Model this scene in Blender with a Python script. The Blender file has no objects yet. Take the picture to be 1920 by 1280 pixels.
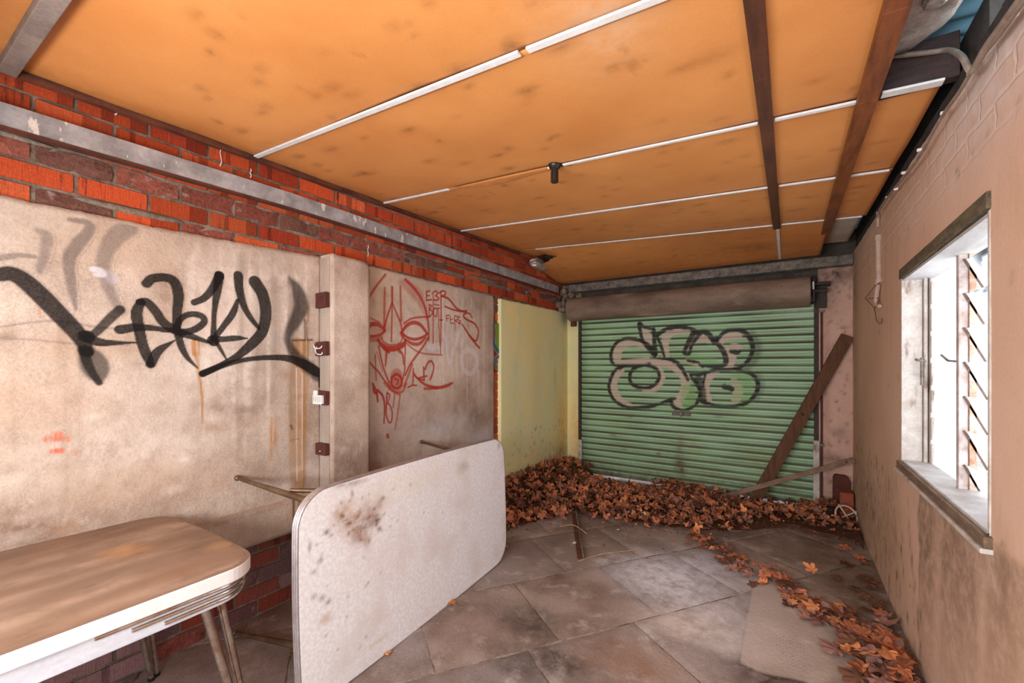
import bpy, math, random
import numpy as np
from mathutils import Vector, Matrix, noise as mnoise

random.seed(7); np.random.seed(7)
scn = bpy.context.scene
COL = scn.collection

# ---------------------------------------------------------------- camera frame
TH = math.radians(32.8); F = 806.0; HOR = 685.0; CH = 1.38
SN, CS = math.sin(TH), math.cos(TH)

def ray(u, v):
    a = (u - 960) / F
    return (-SN + a * CS, CS + a * SN, (HOR - v) / F)
def onx(u, v, x):
    d = ray(u, v); t = x / d[0]; return Vector((x, t * d[1], CH + t * d[2]))
def ony(u, v, y):
    d = ray(u, v); t = y / d[1]; return Vector((t * d[0], y, CH + t * d[2]))
def onz(u, v, z=0.0):
    d = ray(u, v); t = (z - CH) / d[2]; return Vector((t * d[0], t * d[1], z))
def depth(p):
    return -SN * p[0] + CS * p[1]

XL, XR, YD = -2.46, 0.50, 5.10          # brick face left, right wall face, door curtain
def ceil_z(x, y):
    return 2.4837 + 0.031 * y - 0.0595 * (x + 2.46)
def onceil(u, v, drop=0.0):
    d = ray(u, v)
    # CH + t dz = 2.4837-drop + .031 t dy - .0595 (t dx + 2.46)
    t = (2.4837 - drop - 0.0595 * 2.46 - CH) / (d[2] - 0.031 * d[1] + 0.0595 * d[0])
    return Vector((t * d[0], t * d[1], CH + t * d[2]))

# ---------------------------------------------------------------- helpers
def S(r, g, b):
    f = lambda c: (c / 12.92 if c <= 0.04045 else ((c + 0.055) / 1.055) ** 2.4)
    return (f(r / 255), f(g / 255), f(b / 255), 1.0)

def zero_attrs(me):
    for nm in ('stain_light', 'paint', 'dirt'):
        if nm not in me.color_attributes:
            ca = me.color_attributes.new(nm, 'FLOAT_COLOR', 'POINT'); ca.data.foreach_set('color', np.zeros(len(me.vertices)*4, np.float32))

def wloc(o):
    v = Vector((0,0,0))
    while o is not None: v = v + Vector(o.location); o = o.parent
    return v
class MB:
    def __init__(s): s.v = []; s.f = []; s.c = []; s.cur = (0.5, 0.5, 0.5, 1.0)
    def add(s, vs, fs):
        b = len(s.v); s.v.extend(tuple(v) for v in vs); s.c.extend([s.cur] * len(vs))
        s.f.extend(tuple(b + i for i in f) for f in fs); return s
    def box(s, lo, hi, M=None):
        x0, y0, z0 = lo; x1, y1, z1 = hi
        vs = [(x0,y0,z0),(x1,y0,z0),(x1,y1,z0),(x0,y1,z0),(x0,y0,z1),(x1,y0,z1),(x1,y1,z1),(x0,y1,z1)]
        if M is not None: vs = [M @ Vector(v) for v in vs]
        return s.add(vs, [(0,3,2,1),(4,5,6,7),(0,1,5,4),(1,2,6,5),(2,3,7,6),(3,0,4,7)])
    def beam(s, p0, p1, w, h, up=(0,0,1)):
        p0 = Vector(p0); p1 = Vector(p1); d = (p1 - p0); L = d.length; d.normalize()
        r = d.cross(Vector(up)).normalized(); u = r.cross(d)
        M = Matrix((( d.x, r.x, u.x, p0.x),(d.y, r.y, u.y, p0.y),(d.z, r.z, u.z, p0.z),(0,0,0,1)))
        return s.box((0, -w/2, -h/2), (L, w/2, h/2), M)
    def tube(s, pts, r, n=10, caps=True):
        pts = [Vector(p) for p in pts]; rs = r if isinstance(r, (list, tuple)) else [r] * len(pts)
        rings = []; prev = None
        for i, p in enumerate(pts):
            d = (pts[min(i+1, len(pts)-1)] - pts[max(i-1, 0)]).normalized()
            if prev is None:
                a = Vector((0,0,1)) if abs(d.z) < .9 else Vector((1,0,0)); prev = d.cross(a).normalized()
            prev = (prev - d * prev.dot(d)).normalized(); q = d.cross(prev)
            rings.append([p + (prev * math.cos(2*math.pi*k/n) + q * math.sin(2*math.pi*k/n)) * rs[i] for k in range(n)])
        vs = [v for R in rings for v in R]; fs = []
        for i in range(len(pts)-1):
            for k in range(n):
                a = i*n+k; b = i*n+(k+1)%n; fs.append((a, b, b+n, a+n))
        if caps:
            fs.append(tuple(range(n-1, -1, -1))); fs.append(tuple((len(pts)-1)*n + k for k in range(n)))
        return s.add(vs, fs)
    def ball(s, c, r, n=12, m=8, sq=(1,1,1)):
        vs = []; fs = []
        for i in range(m+1):
            t = math.pi * i / m
            for k in range(n):
                a = 2*math.pi*k/n
                vs.append((c[0]+r*sq[0]*math.sin(t)*math.cos(a), c[1]+r*sq[1]*math.sin(t)*math.sin(a), c[2]+r*sq[2]*math.cos(t)))
        for i in range(m):
            for k in range(n):
                fs.append((i*n+k, (i+1)*n+k, (i+1)*n+(k+1)%n, i*n+(k+1)%n))
        return s.add(vs, fs)
    def prism(s, poly, axis, a0, a1):
        """polygon in the two other axes, extruded along axis a0..a1"""
        def mk(p, a):
            return {'x': (a, p[0], p[1]), 'y': (p[0], a, p[1]), 'z': (p[0], p[1], a)}[axis]
        n = len(poly)
        vs = [mk(p, a0) for p in poly] + [mk(p, a1) for p in poly]
        return s.add(vs, [tuple(range(n-1, -1, -1)), tuple(range(n, 2*n))] + [(i, (i+1) % n, n+(i+1) % n, n+i) for i in range(n)])
    def build(s, name, mat, parent=None, smooth=False, bevel=0, segs=2, attr=None, fix=True):
        me = bpy.data.meshes.new(name)
        off = wloc(parent)
        me.from_pydata([tuple(Vector(v) - off) for v in s.v], [], s.f)
        if attr:
            ca = me.color_attributes.new(attr, 'FLOAT_COLOR', 'POINT')
            ca.data.foreach_set('color', np.array(s.c, dtype=np.float32).ravel())
        if fix:
            import bmesh
            bm = bmesh.new(); bm.from_mesh(me); bmesh.ops.recalc_face_normals(bm, faces=bm.faces); bm.to_mesh(me); bm.free()
        if smooth:
            me.polygons.foreach_set('use_smooth', [True] * len(me.polygons))
        me.materials.append(mat); zero_attrs(me)
        o = bpy.data.objects.new(name, me); COL.objects.link(o)
        if parent: o.parent = parent
        if bevel:
            b = o.modifiers.new('bevel', 'BEVEL'); b.width = bevel; b.segments = segs; b.limit_method = 'ANGLE'; b.angle_limit = math.radians(40)
        if smooth:
            w = o.modifiers.new('split', 'EDGE_SPLIT'); w.split_angle = math.radians(38)
        return o

def tag(o, label=None, cat=None, group=None, kind=None):
    if label: o['label'] = label
    if cat: o['category'] = cat
    if group: o['group'] = group
    if kind: o['kind'] = kind
    return o
def empty(name, loc, label=None, cat=None, group=None, kind=None):
    o = bpy.data.objects.new(name, None); COL.objects.link(o); o.location = loc; o.empty_display_size = .1
    return tag(o, label, cat, group, kind)

# ---------------------------------------------------------------- materials
def mat(name, c1, c2=None, scale=3.0, rough=.85, metal=0.0, bump=.15, bscale=60.0, stretch=(1,1,1), coord='Position',
        lo=.35, hi=.65, fine=.25, fscale=90.0, c3=None, c3scale=9.0, c3lo=.6, c3hi=.7, c3stretch=(1,1,1), attrs=(), objrand=0, extra=None, spec=.5, base_attr=None):
    m = bpy.data.materials.new(name); m.use_nodes = True; nt = m.node_tree; N = nt.nodes; L = nt.links
    bs = N['Principled BSDF']; bs.inputs['Roughness'].default_value = rough; bs.inputs['Metallic'].default_value = metal
    bs.inputs['Specular IOR Level'].default_value = spec
    if coord == 'Position':
        src = N.new('ShaderNodeNewGeometry').outputs['Position']
    else:
        src = N.new('ShaderNodeTexCoord').outputs['Object']
    def mapped(st):
        mp = N.new('ShaderNodeMapping'); mp.inputs['Scale'].default_value = st; L.new(src, mp.inputs['Vector']); return mp.outputs[0]
    def noise(sc, st=(1,1,1), det=6, rgh=.6):
        n = N.new('ShaderNodeTexNoise'); n.inputs['Scale'].default_value = sc; n.inputs['Detail'].default_value = det
        n.inputs['Roughness'].default_value = rgh; L.new(mapped(st), n.inputs['Vector']); return n.outputs['Fac']
    def ramp(f, a, b):
        r = N.new('ShaderNodeMapRange'); r.inputs['From Min'].default_value = a; r.inputs['From Max'].default_value = b
        L.new(f, r.inputs['Value']); return r.outputs[0]
    def mix(f, a, b, mode='MIX'):
        x = N.new('ShaderNodeMix'); x.data_type = 'RGBA'; x.blend_type = mode
        for sock, val in ((x.inputs[0], f), (x.inputs[6], a), (x.inputs[7], b)):
            if isinstance(val, (float, int)): sock.default_value = val
            elif isinstance(val, tuple): sock.default_value = val
            else: L.new(val, sock)
        return x.outputs[2]
    def attr(nm):
        a = N.new('ShaderNodeAttribute'); a.attribute_name = nm; return a
    if base_attr:
        col = attr(base_attr).outputs['Color']
        if c2: col = mix(ramp(noise(scale, stretch), lo, hi), col, c2)
    else:
        col = mix(ramp(noise(scale, stretch), lo, hi), c1, c2 or c1)
    if objrand:
        oi = N.new('ShaderNodeObjectInfo'); h = N.new('ShaderNodeHueSaturation')
        mr = N.new('ShaderNodeMapRange'); mr.inputs['To Min'].default_value = 1 - objrand; mr.inputs['To Max'].default_value = 1 + objrand
        L.new(oi.outputs['Random'], mr.inputs['Value']); L.new(mr.outputs[0], h.inputs['Value']); L.new(col, h.inputs['Color']); col = h.outputs[0]
    if c3: col = mix(ramp(noise(c3scale, c3stretch), c3lo, c3hi), col, c3)
    if fine:
        g = ramp(noise(fscale, (1,1,1), 3), .25, .75)
        gg = N.new('ShaderNodeMapRange'); gg.inputs['To Min'].default_value = 1 - fine; gg.inputs['To Max'].default_value = 1 + fine * .4
        L.new(g, gg.inputs['Value'])
        cc = N.new('ShaderNodeCombineColor')
        for i in range(3): L.new(gg.outputs[0], cc.inputs[i])
        col = mix(1.0, col, cc.outputs[0], 'MULTIPLY')
    for nm in attrs:
        a = attr(nm)
        f = a.outputs['Alpha']
        if nm == 'stain_light':          # break stains and painted light up with noise
            mul = N.new('ShaderNodeMath'); mul.operation = 'MULTIPLY'
            L.new(f, mul.inputs[0]); L.new(ramp(noise(14, (1,1,1), 8, .7), .22, .58), mul.inputs[1]); f = mul.outputs[0]
        col = mix(f, col, a.outputs['Color'])
    L.new(col, bs.inputs['Base Color'])
    if bump:
        bp = N.new('ShaderNodeBump'); bp.inputs['Strength'].default_value = bump; bp.inputs['Distance'].default_value = .01
        L.new(noise(bscale, stretch, 8, .65), bp.inputs['Height']); L.new(bp.outputs[0], bs.inputs['Normal'])
        m['_bump'] = bp.name
    if extra: extra(m, N, L, bs, src)
    return m

plaster = mat('old_plaster', S(172,150,134), S(214,195,181), 3.0, .92, bump=.5, bscale=30, fine=.3, fscale=120,
              c3=S(150,120,100), c3scale=4.2, c3lo=.50, c3hi=.80, attrs=('stain_light','paint'), spec=.2)
yellow = mat('yellow_paint', S(246,232,164), S(238,234,188), 1.8, .8, bump=.2, bscale=25, fine=.08, c3=S(224,226,178), c3scale=2.0,
             c3lo=.5, c3hi=.7, c3stretch=(1,1.5,.5), attrs=('stain_light',), spec=.25)
def brick_bands(m, N, L, bs, src): pass
brick_m = mat('brick', None, S(110,52,42), 9.0, .9, bump=.6, bscale=70, stretch=(1,2.2,.25), fine=.3, fscale=120, lo=.60, hi=.68, base_attr='tone',
              c3=S(200,180,170), c3scale=16, c3lo=.7, c3hi=.8, spec=.2)
brick_rough = mat('weathered_brick', None, S(92,72,66), 18.0, .95, bump=1.0, bscale=45, fine=.4, fscale=80, lo=.55, hi=.72, base_attr='tone',
              c3=S(176,152,148), c3scale=22, c3lo=.62, c3hi=.74, spec=.15)
mortar_m = mat('mortar', S(156,142,128), S(112,98,88), 12, .95, bump=.8, bscale=60, fine=.35, spec=.15)
steel = mat('galvanised_steel', S(196,202,210), S(150,154,160), 9, .5, .35, bump=.15, bscale=40, fine=.2, fscale=50, c3=S(240,240,238), c3scale=22, c3lo=.62, c3hi=.65, c3stretch=(1,1,.4), attrs=())
steel_dirty = mat('dirty_steel', S(140,132,122), S(92,84,78), 14, .7, .1, bump=.4, bscale=80, fine=.4, fscale=60)
rust = mat('rusty_iron', S(110,58,42), S(74,46,38), 12, .9, bump=.5, bscale=70)
def ceil_gloss(m, N, L, bs, src): pass
orange = mat('orange_hardboard', S(230,158,92), S(216,142,78), 1.6, .5, bump=.06, bscale=12, fine=.07, fscale=140,
             c3=S(150,88,36), c3scale=5.0, c3lo=.66, c3hi=.86, c3stretch=(1,.5,1), attrs=('stain_light',), spec=.35)
white_board = mat('pale_ceiling_board', S(196,190,180), S(176,166,154), 4, .8, bump=.1, attrs=())
strip_m = mat('white_strip', S(238,238,240), S(220,220,220), 12, .5, bump=.05, fine=.1)
brown_wood = mat('brown_timber', S(106,62,40), S(78,44,28), 5, .6, bump=.25, bscale=30, stretch=(8,.8,8), fine=.3)
orange_wood = mat('stained_timber', S(150,84,38), S(104,54,24), 5, .45, bump=.2, bscale=30, stretch=(8,1.2,8), fine=.25)
dark_wood = mat('dark_timber', S(76,52,48), S(52,36,34), 6, .7, bump=.3, bscale=30, stretch=(1,6,6), fine=.3)
plank_m = mat('weathered_plank', S(112,74,50), S(84,54,36), 6, .8, bump=.3, bscale=40, stretch=(6,6,1), coord='Object', fine=.3)
grey_wood = mat('pale_batten', S(150,122,102), S(116,92,76), 8, .8, bump=.3, bscale=40, coord='Object', fine=.3)
conc = mat('concrete_slabs', None, S(112,92,82), 3.4, .72, bump=.35, bscale=40, fine=.3, fscale=110, lo=.42, hi=.72, base_attr='tone',
           c3=S(206,196,190), c3scale=6, c3lo=.56, c3hi=.76, attrs=('stain_light','paint'), spec=.4)
joint_m = mat('slab_joint_dirt', S(104,82,64), S(196,180,164), 9, .95, bump=1.0, bscale=60, fine=.4, spec=.1)
def brick_relief(m, N, L, bs, src):
    sx = N.new('ShaderNodeSeparateXYZ'); L.new(src, sx.inputs[0]); cx = N.new('ShaderNodeCombineXYZ'); L.new(sx.outputs[1], cx.inputs[0]); L.new(sx.outputs[2], cx.inputs[1])
    nz = N.new('ShaderNodeTexNoise'); nz.inputs['Scale'].default_value = 9; L.new(src, nz.inputs['Vector'])
    ad = N.new('ShaderNodeVectorMath'); ad.operation = 'MULTIPLY_ADD'; ad.inputs[1].default_value = (.03,.03,0); L.new(nz.outputs['Color'], ad.inputs[0]); L.new(cx.outputs[0], ad.inputs[2])
    b = N.new('ShaderNodeTexBrick'); L.new(ad.outputs[0], b.inputs['Vector']); b.inputs['Scale'].default_value = 1; b.inputs['Brick Width'].default_value = .24; b.inputs['Row Height'].default_value = .086
    b.inputs['Mortar Size'].default_value = .009; b.inputs['Mortar Smooth'].default_value = .4
    r = N.new('ShaderNodeMapRange'); r.inputs['From Min'].default_value = 2.02; r.inputs['From Max'].default_value = 2.10; L.new(sx.outputs[2], r.inputs['Value'])
    mu = N.new('ShaderNodeMath'); mu.operation = 'MULTIPLY'; L.new(b.outputs['Fac'], mu.inputs[0]); L.new(r.outputs[0], mu.inputs[1])
    bp = N.new('ShaderNodeBump'); bp.inputs['Strength'].default_value = .55; bp.inputs['Distance'].default_value = .006; bp.invert = True
    L.new(mu.outputs[0], bp.inputs['Height']); L.new(N[m['_bump']].outputs[0], bp.inputs['Normal']); L.new(bp.outputs[0], bs.inputs['Normal'])
    old = bs.inputs['Base Color'].links[0].from_socket; mx = N.new('ShaderNodeMix'); mx.data_type = 'RGBA'; mx.inputs[7].default_value = S(232,218,212)
    m2 = N.new('ShaderNodeMath'); m2.operation = 'MULTIPLY'; m2.inputs[1].default_value = .28; L.new(mu.outputs[0], m2.inputs[0]); L.new(m2.outputs[0], mx.inputs[0]); L.new(old, mx.inputs[6]); L.new(mx.outputs[2], bs.inputs['Base Color'])
rwall = mat('tan_paint', S(216,182,160), S(206,168,144), 1.6, .75, bump=.12, bscale=22, fine=.08, c3=S(190,154,128), c3scale=3.0, c3lo=.55, c3hi=.8,
            c3stretch=(1,2,.5), attrs=('stain_light',), spec=.3, extra=brick_relief)
pink = mat('pinkish_paint', S(216,180,164), S(200,162,146), 3, .85, bump=.2, bscale=30, fine=.15, attrs=('stain_light',), spec=.2)
green = mat('green_steel', S(172,212,174), S(160,202,160), 2.5, .55, bump=.05, fine=.12, fscale=60, c3=S(168,200,146), c3scale=2, c3lo=.5, c3hi=.75, attrs=('dirt','stain_light','paint'), spec=.35)
drum_m = mat('grimy_drum', S(150,128,112), S(104,86,74), 5, .75, bump=.3, bscale=30, stretch=(.35,1,1), fine=.3, c3=S(196,176,158), c3scale=6, c3lo=.58, c3hi=.75, c3stretch=(.25,1,1))
black_iron = mat('black_iron', S(46,40,36), S(66,54,46), 20, .7, bump=.3)
white_paint = mat('peeling_white_paint', S(206,200,194), S(180,168,158), 14, .7, bump=.3, bscale=50, fine=.15, c3=S(120,92,72), c3scale=12, c3lo=.58, c3hi=.68, c3stretch=(1,1,.3))
sill_wood = mat('weathered_sill', S(138,112,90), S(98,80,64), 12, .85, bump=.5, bscale=40, stretch=(4,1,4), fine=.3)
lintel_wood = mat('grey_lintel_timber', S(120,106,82), S(84,74,58), 12, .9, bump=.6, bscale=40, stretch=(4,1,4), fine=.35)
tabletop_m = mat('dusty_laminate', S(122,95,76), S(140,110,90), 4.0, .6, bump=.08, stretch=(2.0,.9,1), coord='Object', fine=.1, fscale=200,
                 c3=S(100,74,56), c3scale=4, c3lo=.5, c3hi=.8, c3stretch=(2.2,.8,1), attrs=('stain_light',), spec=.35)
white_edge = mat('white_edge', S(242,240,240), S(232,230,230), 10, .4, bump=0, coord='Object', fine=.04)
apron_m = mat('pale_apron', S(222,224,232), S(200,204,216), 12, .5, bump=.05, coord='Object', stretch=(1,.3,3), fine=.1)
laminate = mat('white_laminate', S(236,236,242), S(250,250,252), 60, .38, bump=.04, bscale=90, coord='Object', lo=.42, hi=.58, fine=.1, fscale=130,
               c3=S(232,226,224), c3scale=4, c3lo=.5, c3hi=.7, attrs=('stain_light',), spec=.5)
edge_metal = mat('ribbed_aluminium', S(196,186,188), S(170,158,156), 20, .35, .6, bump=0, coord='Object', fine=.15)
edge_brown = mat('dusty_edge', S(160,122,92), S(130,94,66), 20, .7, bump=.1, coord='Object')
chrome = mat('tarnished_chrome', S(206,196,188), S(170,140,118), 14, .22, .85, bump=0, coord='Object', fine=.2, c3=S(150,92,58), c3scale=20, c3lo=.58, c3hi=.7)
brass = mat('tarnished_brass_leg', S(128,100,76), S(96,72,54), 14, .45, .5, bump=0, coord='Object', fine=.2)
bakelite = mat('black_bakelite', S(38,30,30), S(30,24,24), 10, .35, bump=0, coord='Object')
block_m = mat('brown_block', S(92,42,32), S(78,34,28), 18, .7, bump=.15, coord='Object')
white_plastic = mat('white_plastic', S(240,240,238), S(226,226,222), 20, .5, bump=0, coord='Object')
cable_m = mat('grey_cable', S(158,140,126), S(130,112,100), 20, .7, bump=0, fine=.15)
cable_brown = mat('brown_cable', S(176,112,56), S(150,92,44), 20, .7, bump=0)
conduit_m = mat('painted_conduit', S(196,172,158), S(180,152,138), 14, .6, bump=0)
wire_m = mat('rusty_wire', S(84,62,50), S(60,46,40), 20, .6, bump=0)
foil = mat('dirty_foil', S(190,180,172), S(140,122,108), 5, .35, .5, bump=.9, bscale=14, fine=.3, c3=S(110,90,76), c3scale=7, c3lo=.5, c3hi=.7)
foil_bright = mat('silver_foil', S(226,222,220), S(190,180,176), 12, .25, .7, bump=.8, bscale=40)
blue_roof = mat('blue_corrugated', S(150,208,236), S(136,194,222), 3, .5, bump=0, fine=.08)
clay = mat('terracotta_pipe', S(166,82,50), S(120,60,40), 10, .8, bump=.2, coord='Object')
dark_clay = mat('dark_brick', S(98,48,36), S(70,38,30), 14, .9, bump=.3, coord='Object')
wheel_m = mat('pale_wheel', S(222,208,192), S(190,170,150), 20, .7, bump=.1, coord='Object')
twig_m = mat('dry_straw', S(206,178,140), S(170,130,92), 20, .8, bump=0, coord='Object')
cardboard = mat('scrap_paper', S(226,218,208), S(200,190,178), 20, .8, bump=0, coord='Object')
outdoor = mat('outside_concrete', S(200,196,188), S(180,176,170), 3, .9, bump=0)
def leafmat(name, a, b, c): return mat(name, a, b, 22, .7, bump=.25, bscale=90, coord='Object', fine=.2, fscale=70, c3=c, c3scale=16, c3lo=.58, c3hi=.72, objrand=.35, spec=.25)
LEAFM = [leafmat('leaf_russet', S(190,118,84), S(166,102,72), S(130,82,62)), leafmat('leaf_orange', S(222,150,100), S(198,126,82), S(164,104,70)),
         leafmat('leaf_mauve', S(150,110,100), S(132,96,88), S(108,78,70)), leafmat('leaf_dark', S(114,78,60), S(96,64,50), S(80,54,44))]
leaf_stuff = mat('leaf_litter', None, S(84,50,36), 16, .8, bump=.3, bscale=60, fine=.25, lo=.55, hi=.75, base_attr='tone', spec=.2)
# louvre glass: frosted, lets daylight through
glass = bpy.data.materials.new('frosted_glass'); glass.use_nodes = True
_n = glass.node_tree.nodes; _l = glass.node_tree.links
_n.clear(); _o = _n.new('ShaderNodeOutputMaterial'); _t = _n.new('ShaderNodeBsdfTranslucent'); _d = _n.new('ShaderNodeBsdfDiffuse'); _mx = _n.new('ShaderNodeMixShader')
_at = _n.new('ShaderNodeAttribute'); _at.attribute_name = 'paint'; _mc = _n.new('ShaderNodeMix'); _mc.data_type = 'RGBA'
_mc.inputs[6].default_value = (.92,.93,.95,1); _l.new(_at.outputs['Color'], _mc.inputs[7]); _l.new(_at.outputs['Alpha'], _mc.inputs[0])
_l.new(_mc.outputs[2], _t.inputs[0]); _l.new(_mc.outputs[2], _d.inputs[0])
_mx.inputs[0].default_value = .25; _l.new(_t.outputs[0], _mx.inputs[1]); _l.new(_d.outputs[0], _mx.inputs[2]); _l.new(_mx.outputs[0], _o.inputs[0])

# ---------------------------------------------------------------- numpy grids, stains and strokes
def catmull(P, n=8):
    P = np.asarray(P, float)
    if len(P) < 3: 
        t = np.linspace(0, 1, n + 1)[:, None]; return P[0] * (1 - t) + P[-1] * t
    Q = np.vstack([2*P[0]-P[1], P, 2*P[-1]-P[-2]]); out = []
    for i in range(1, len(Q) - 2):
        p0, p1, p2, p3 = Q[i-1], Q[i], Q[i+1], Q[i+2]
        for k in range(n):
            t = k / n
            out.append(.5*((2*p1)+(-p0+p2)*t+(2*p0-5*p1+4*p2-p3)*t*t+(-p0+3*p1-3*p2+p3)*t**3))
    out.append(P[-1]); return np.array(out)

def over(rgba, al, col):
    """composite colour col with coverage al over rgba (in place, straight alpha)"""
    a0 = rgba[..., 3]; a = al + a0 * (1 - al); s = np.maximum(a, 1e-6)
    for k in range(3):
        rgba[..., k] = (col[k] * al + rgba[..., k] * a0 * (1 - al)) / s
    rgba[..., 3] = a

def stroke(A, B, rgba, pts, ws, col, alpha=.95, soft=.004, grain=.0):
    """pts: list of (a,b) metres, ws: widths metres at the points"""
    d = catmull(np.column_stack([np.array(pts), np.array(ws)]), 8)
    best = np.zeros_like(A)
    a_ax = A[0]; b_ax = B[:, 0]
    for i in range(len(d) - 1):
        p, q = d[i, :2], d[i+1, :2]; r0, r1 = max(d[i, 2], .001)/2, max(d[i+1, 2], .001)/2
        R = max(r0, r1) + soft * 2
        i0, i1 = np.searchsorted(a_ax, [min(p[0], q[0]) - R, max(p[0], q[0]) + R]); j0, j1 = np.searchsorted(b_ax, [min(p[1], q[1]) - R, max(p[1], q[1]) + R])
        if i1 <= i0 or j1 <= j0: continue
        a = A[j0:j1, i0:i1]; b = B[j0:j1, i0:i1]; v = q - p; vv = max(v.dot(v), 1e-9)
        t = np.clip(((a - p[0])*v[0] + (b - p[1])*v[1]) / vv, 0, 1)
        dd = np.hypot(a - p[0] - t*v[0], b - p[1] - t*v[1]); r = r0 + (r1 - r0)*t
        val = np.clip((r - dd) / soft + .5, 0, 1); val = val*val*(3-2*val)
        best[j0:j1, i0:i1] = np.maximum(best[j0:j1, i0:i1], val)
    al = best * alpha
    if grain: al = np.clip(al * (1 + grain * (np.random.rand(*A.shape) - .5) * 2 * (1 - best * .6)), 0, 1)
    over(rgba, al, col)

def grid_obj(name, X, Y, Z, mask, mat_, parent=None, attrs=None, flip=False, smooth=True):
    """X,Y,Z (nb,na) arrays -> mesh with the quads where mask (nb-1,na-1) holds"""
    nb, na = X.shape; idx = np.arange(nb*na).reshape(nb, na)
    q = np.stack([idx[:-1,:-1], idx[:-1,1:], idx[1:,1:], idx[1:,:-1]], -1)[mask]
    if flip: q = q[:, ::-1]
    used, inv = np.unique(q, return_inverse=True); q = inv.reshape(-1, 4)
    co = np.stack([X, Y, Z], -1).reshape(-1, 3)[used]
    if parent is not None: co = co - np.array(wloc(parent))
    me = bpy.data.meshes.new(name); me.vertices.add(len(co)); me.vertices.foreach_set('co', co.astype(np.float32).ravel())
    me.loops.add(q.size); me.loops.foreach_set('vertex_index', q.ravel().astype(np.int32))
    me.polygons.add(len(q)); me.polygons.foreach_set('loop_start', np.arange(0, q.size, 4, dtype=np.int32))
    if smooth: me.polygons.foreach_set('use_smooth', np.ones(len(q), bool))
    me.update(calc_edges=True)
    for nm, arr in (attrs or {}).items():
        ca = me.color_attributes.new(nm, 'FLOAT_COLOR', 'POINT'); ca.data.foreach_set('color', arr.reshape(-1, 4)[used].astype(np.float32).ravel())
    me.materials.append(mat_); zero_attrs(me); o = bpy.data.objects.new(name, me); COL.objects.link(o)
    if parent is not None: o.parent = parent
    return o

def blobs(A, B, lst):
    """soft stains and painted light: (a, b, ra, rb, colour, alpha)"""
    rgba = np.zeros(A.shape + (4,))
    for (a, b, ra, rb, col, al) in lst:
        g = np.exp(-(((A - a)/ra)**2 + ((B - b)/rb)**2)); over(rgba, g * al, col)
    return rgba
def axes(a0, a1, b0, b1, res):
    a = np.linspace(a0, a1, max(2, int(round((a1-a0)/res))+1)); b = np.linspace(b0, b1, max(2, int(round((b1-b0)/res))+1))
    return np.meshgrid(a, b)
def quads_where(al, th=.03):
    m = al > th; return m[:-1,:-1] | m[1:,:-1] | m[:-1,1:] | m[1:,1:]

# ================================================================ LEFT WALL
wall_left = empty('wall_left', (0,0,0), 'left wall of red brick with patches of old render and graffiti', 'wall', kind='structure')
mb = MB(); mb.box((XL-.25, -.45, -.05), (XL-.012, 5.35, 2.86)); mb.build('mortar_bed', mortar_m, wall_left)
good, bad = MB(), MB()
def brick(mbx, y0, y1, z0, z1, x, rough):
    e = .005; j = lambda: random.uniform(-.002, .002) * (3 if rough else 1)
    n = 5 if rough else 8
    if rough: fr = [k/(n-1) for k in range(n)]; dk = [0]*n
    else:
        a_, b_ = random.uniform(.12,.35), random.uniform(.45,.85); w_ = random.uniform(.08,.2); fr = [0, a_, a_+.012, a_+w_, a_+w_+.012, b_, b_+.012, 1]
        on = [random.random() < .34, random.random() < .24]; dk = [0, 0, on[0], on[0], 0, 0, on[1], on[1]]; 
    # front face is a small grid so broken bricks can be lumpy
    vs = []; fs = []
    m = 3 if rough else 2
    for iz in range(m):
        for iy in range(n):
            fy = fr[iy]; fz = iz/(m-1)
            edge = iy in (0, n-1) or iz in (0, m-1)
            dx = random.uniform(-.010, .006) if rough else j()
            vs.append((x + dx - (.004 if edge and not rough else 0), y0+e*.4 + (y1-y0-e*.8)*fy, z0+e*.4 + (z1-z0-e*.8)*fz + (random.uniform(-.006,.006) if rough and edge else 0)))
    for iz in range(m-1):
        for iy in range(n-1):
            a = iz*n+iy; fs.append((a, a+1, a+1+n, a+n))
    per = [iy for iy in range(n)] + [iz*n+n-1 for iz in range(1, m)] + [(m-1)*n+iy for iy in range(n-2, -1, -1)] + [iz*n for iz in range(m-2, 0, -1)]
    b = len(vs)
    for p in per: vs.append((x - .03, vs[p][1], vs[p][2]))
    for k in range(len(per)):
        k2 = (k+1) % len(per); fs.append((per[k], b+k, b+k2, per[k2]))
    mbx.add(vs, fs)
    if any(dk):
        k0 = len(mbx.v) - len(vs)
        for iz in range(m):
            for iy in range(n):
                if dk[iy]: mbx.c[k0+iz*n+iy] = tuple(c*f for c, f in zip(mbx.cur, (.58,.55,.6,1)))
PITCH, CO = .24, .0865
zref = 2.258            # bed joint just under the steel angle
def tone_bright():
    r = random.random()
    c = (196,84,48) if r < .55 else (178,70,44) if r < .8 else (206,98,60)
    k = random.uniform(.85, 1.1); return S(*[min(255, v*k) for v in c])
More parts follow.
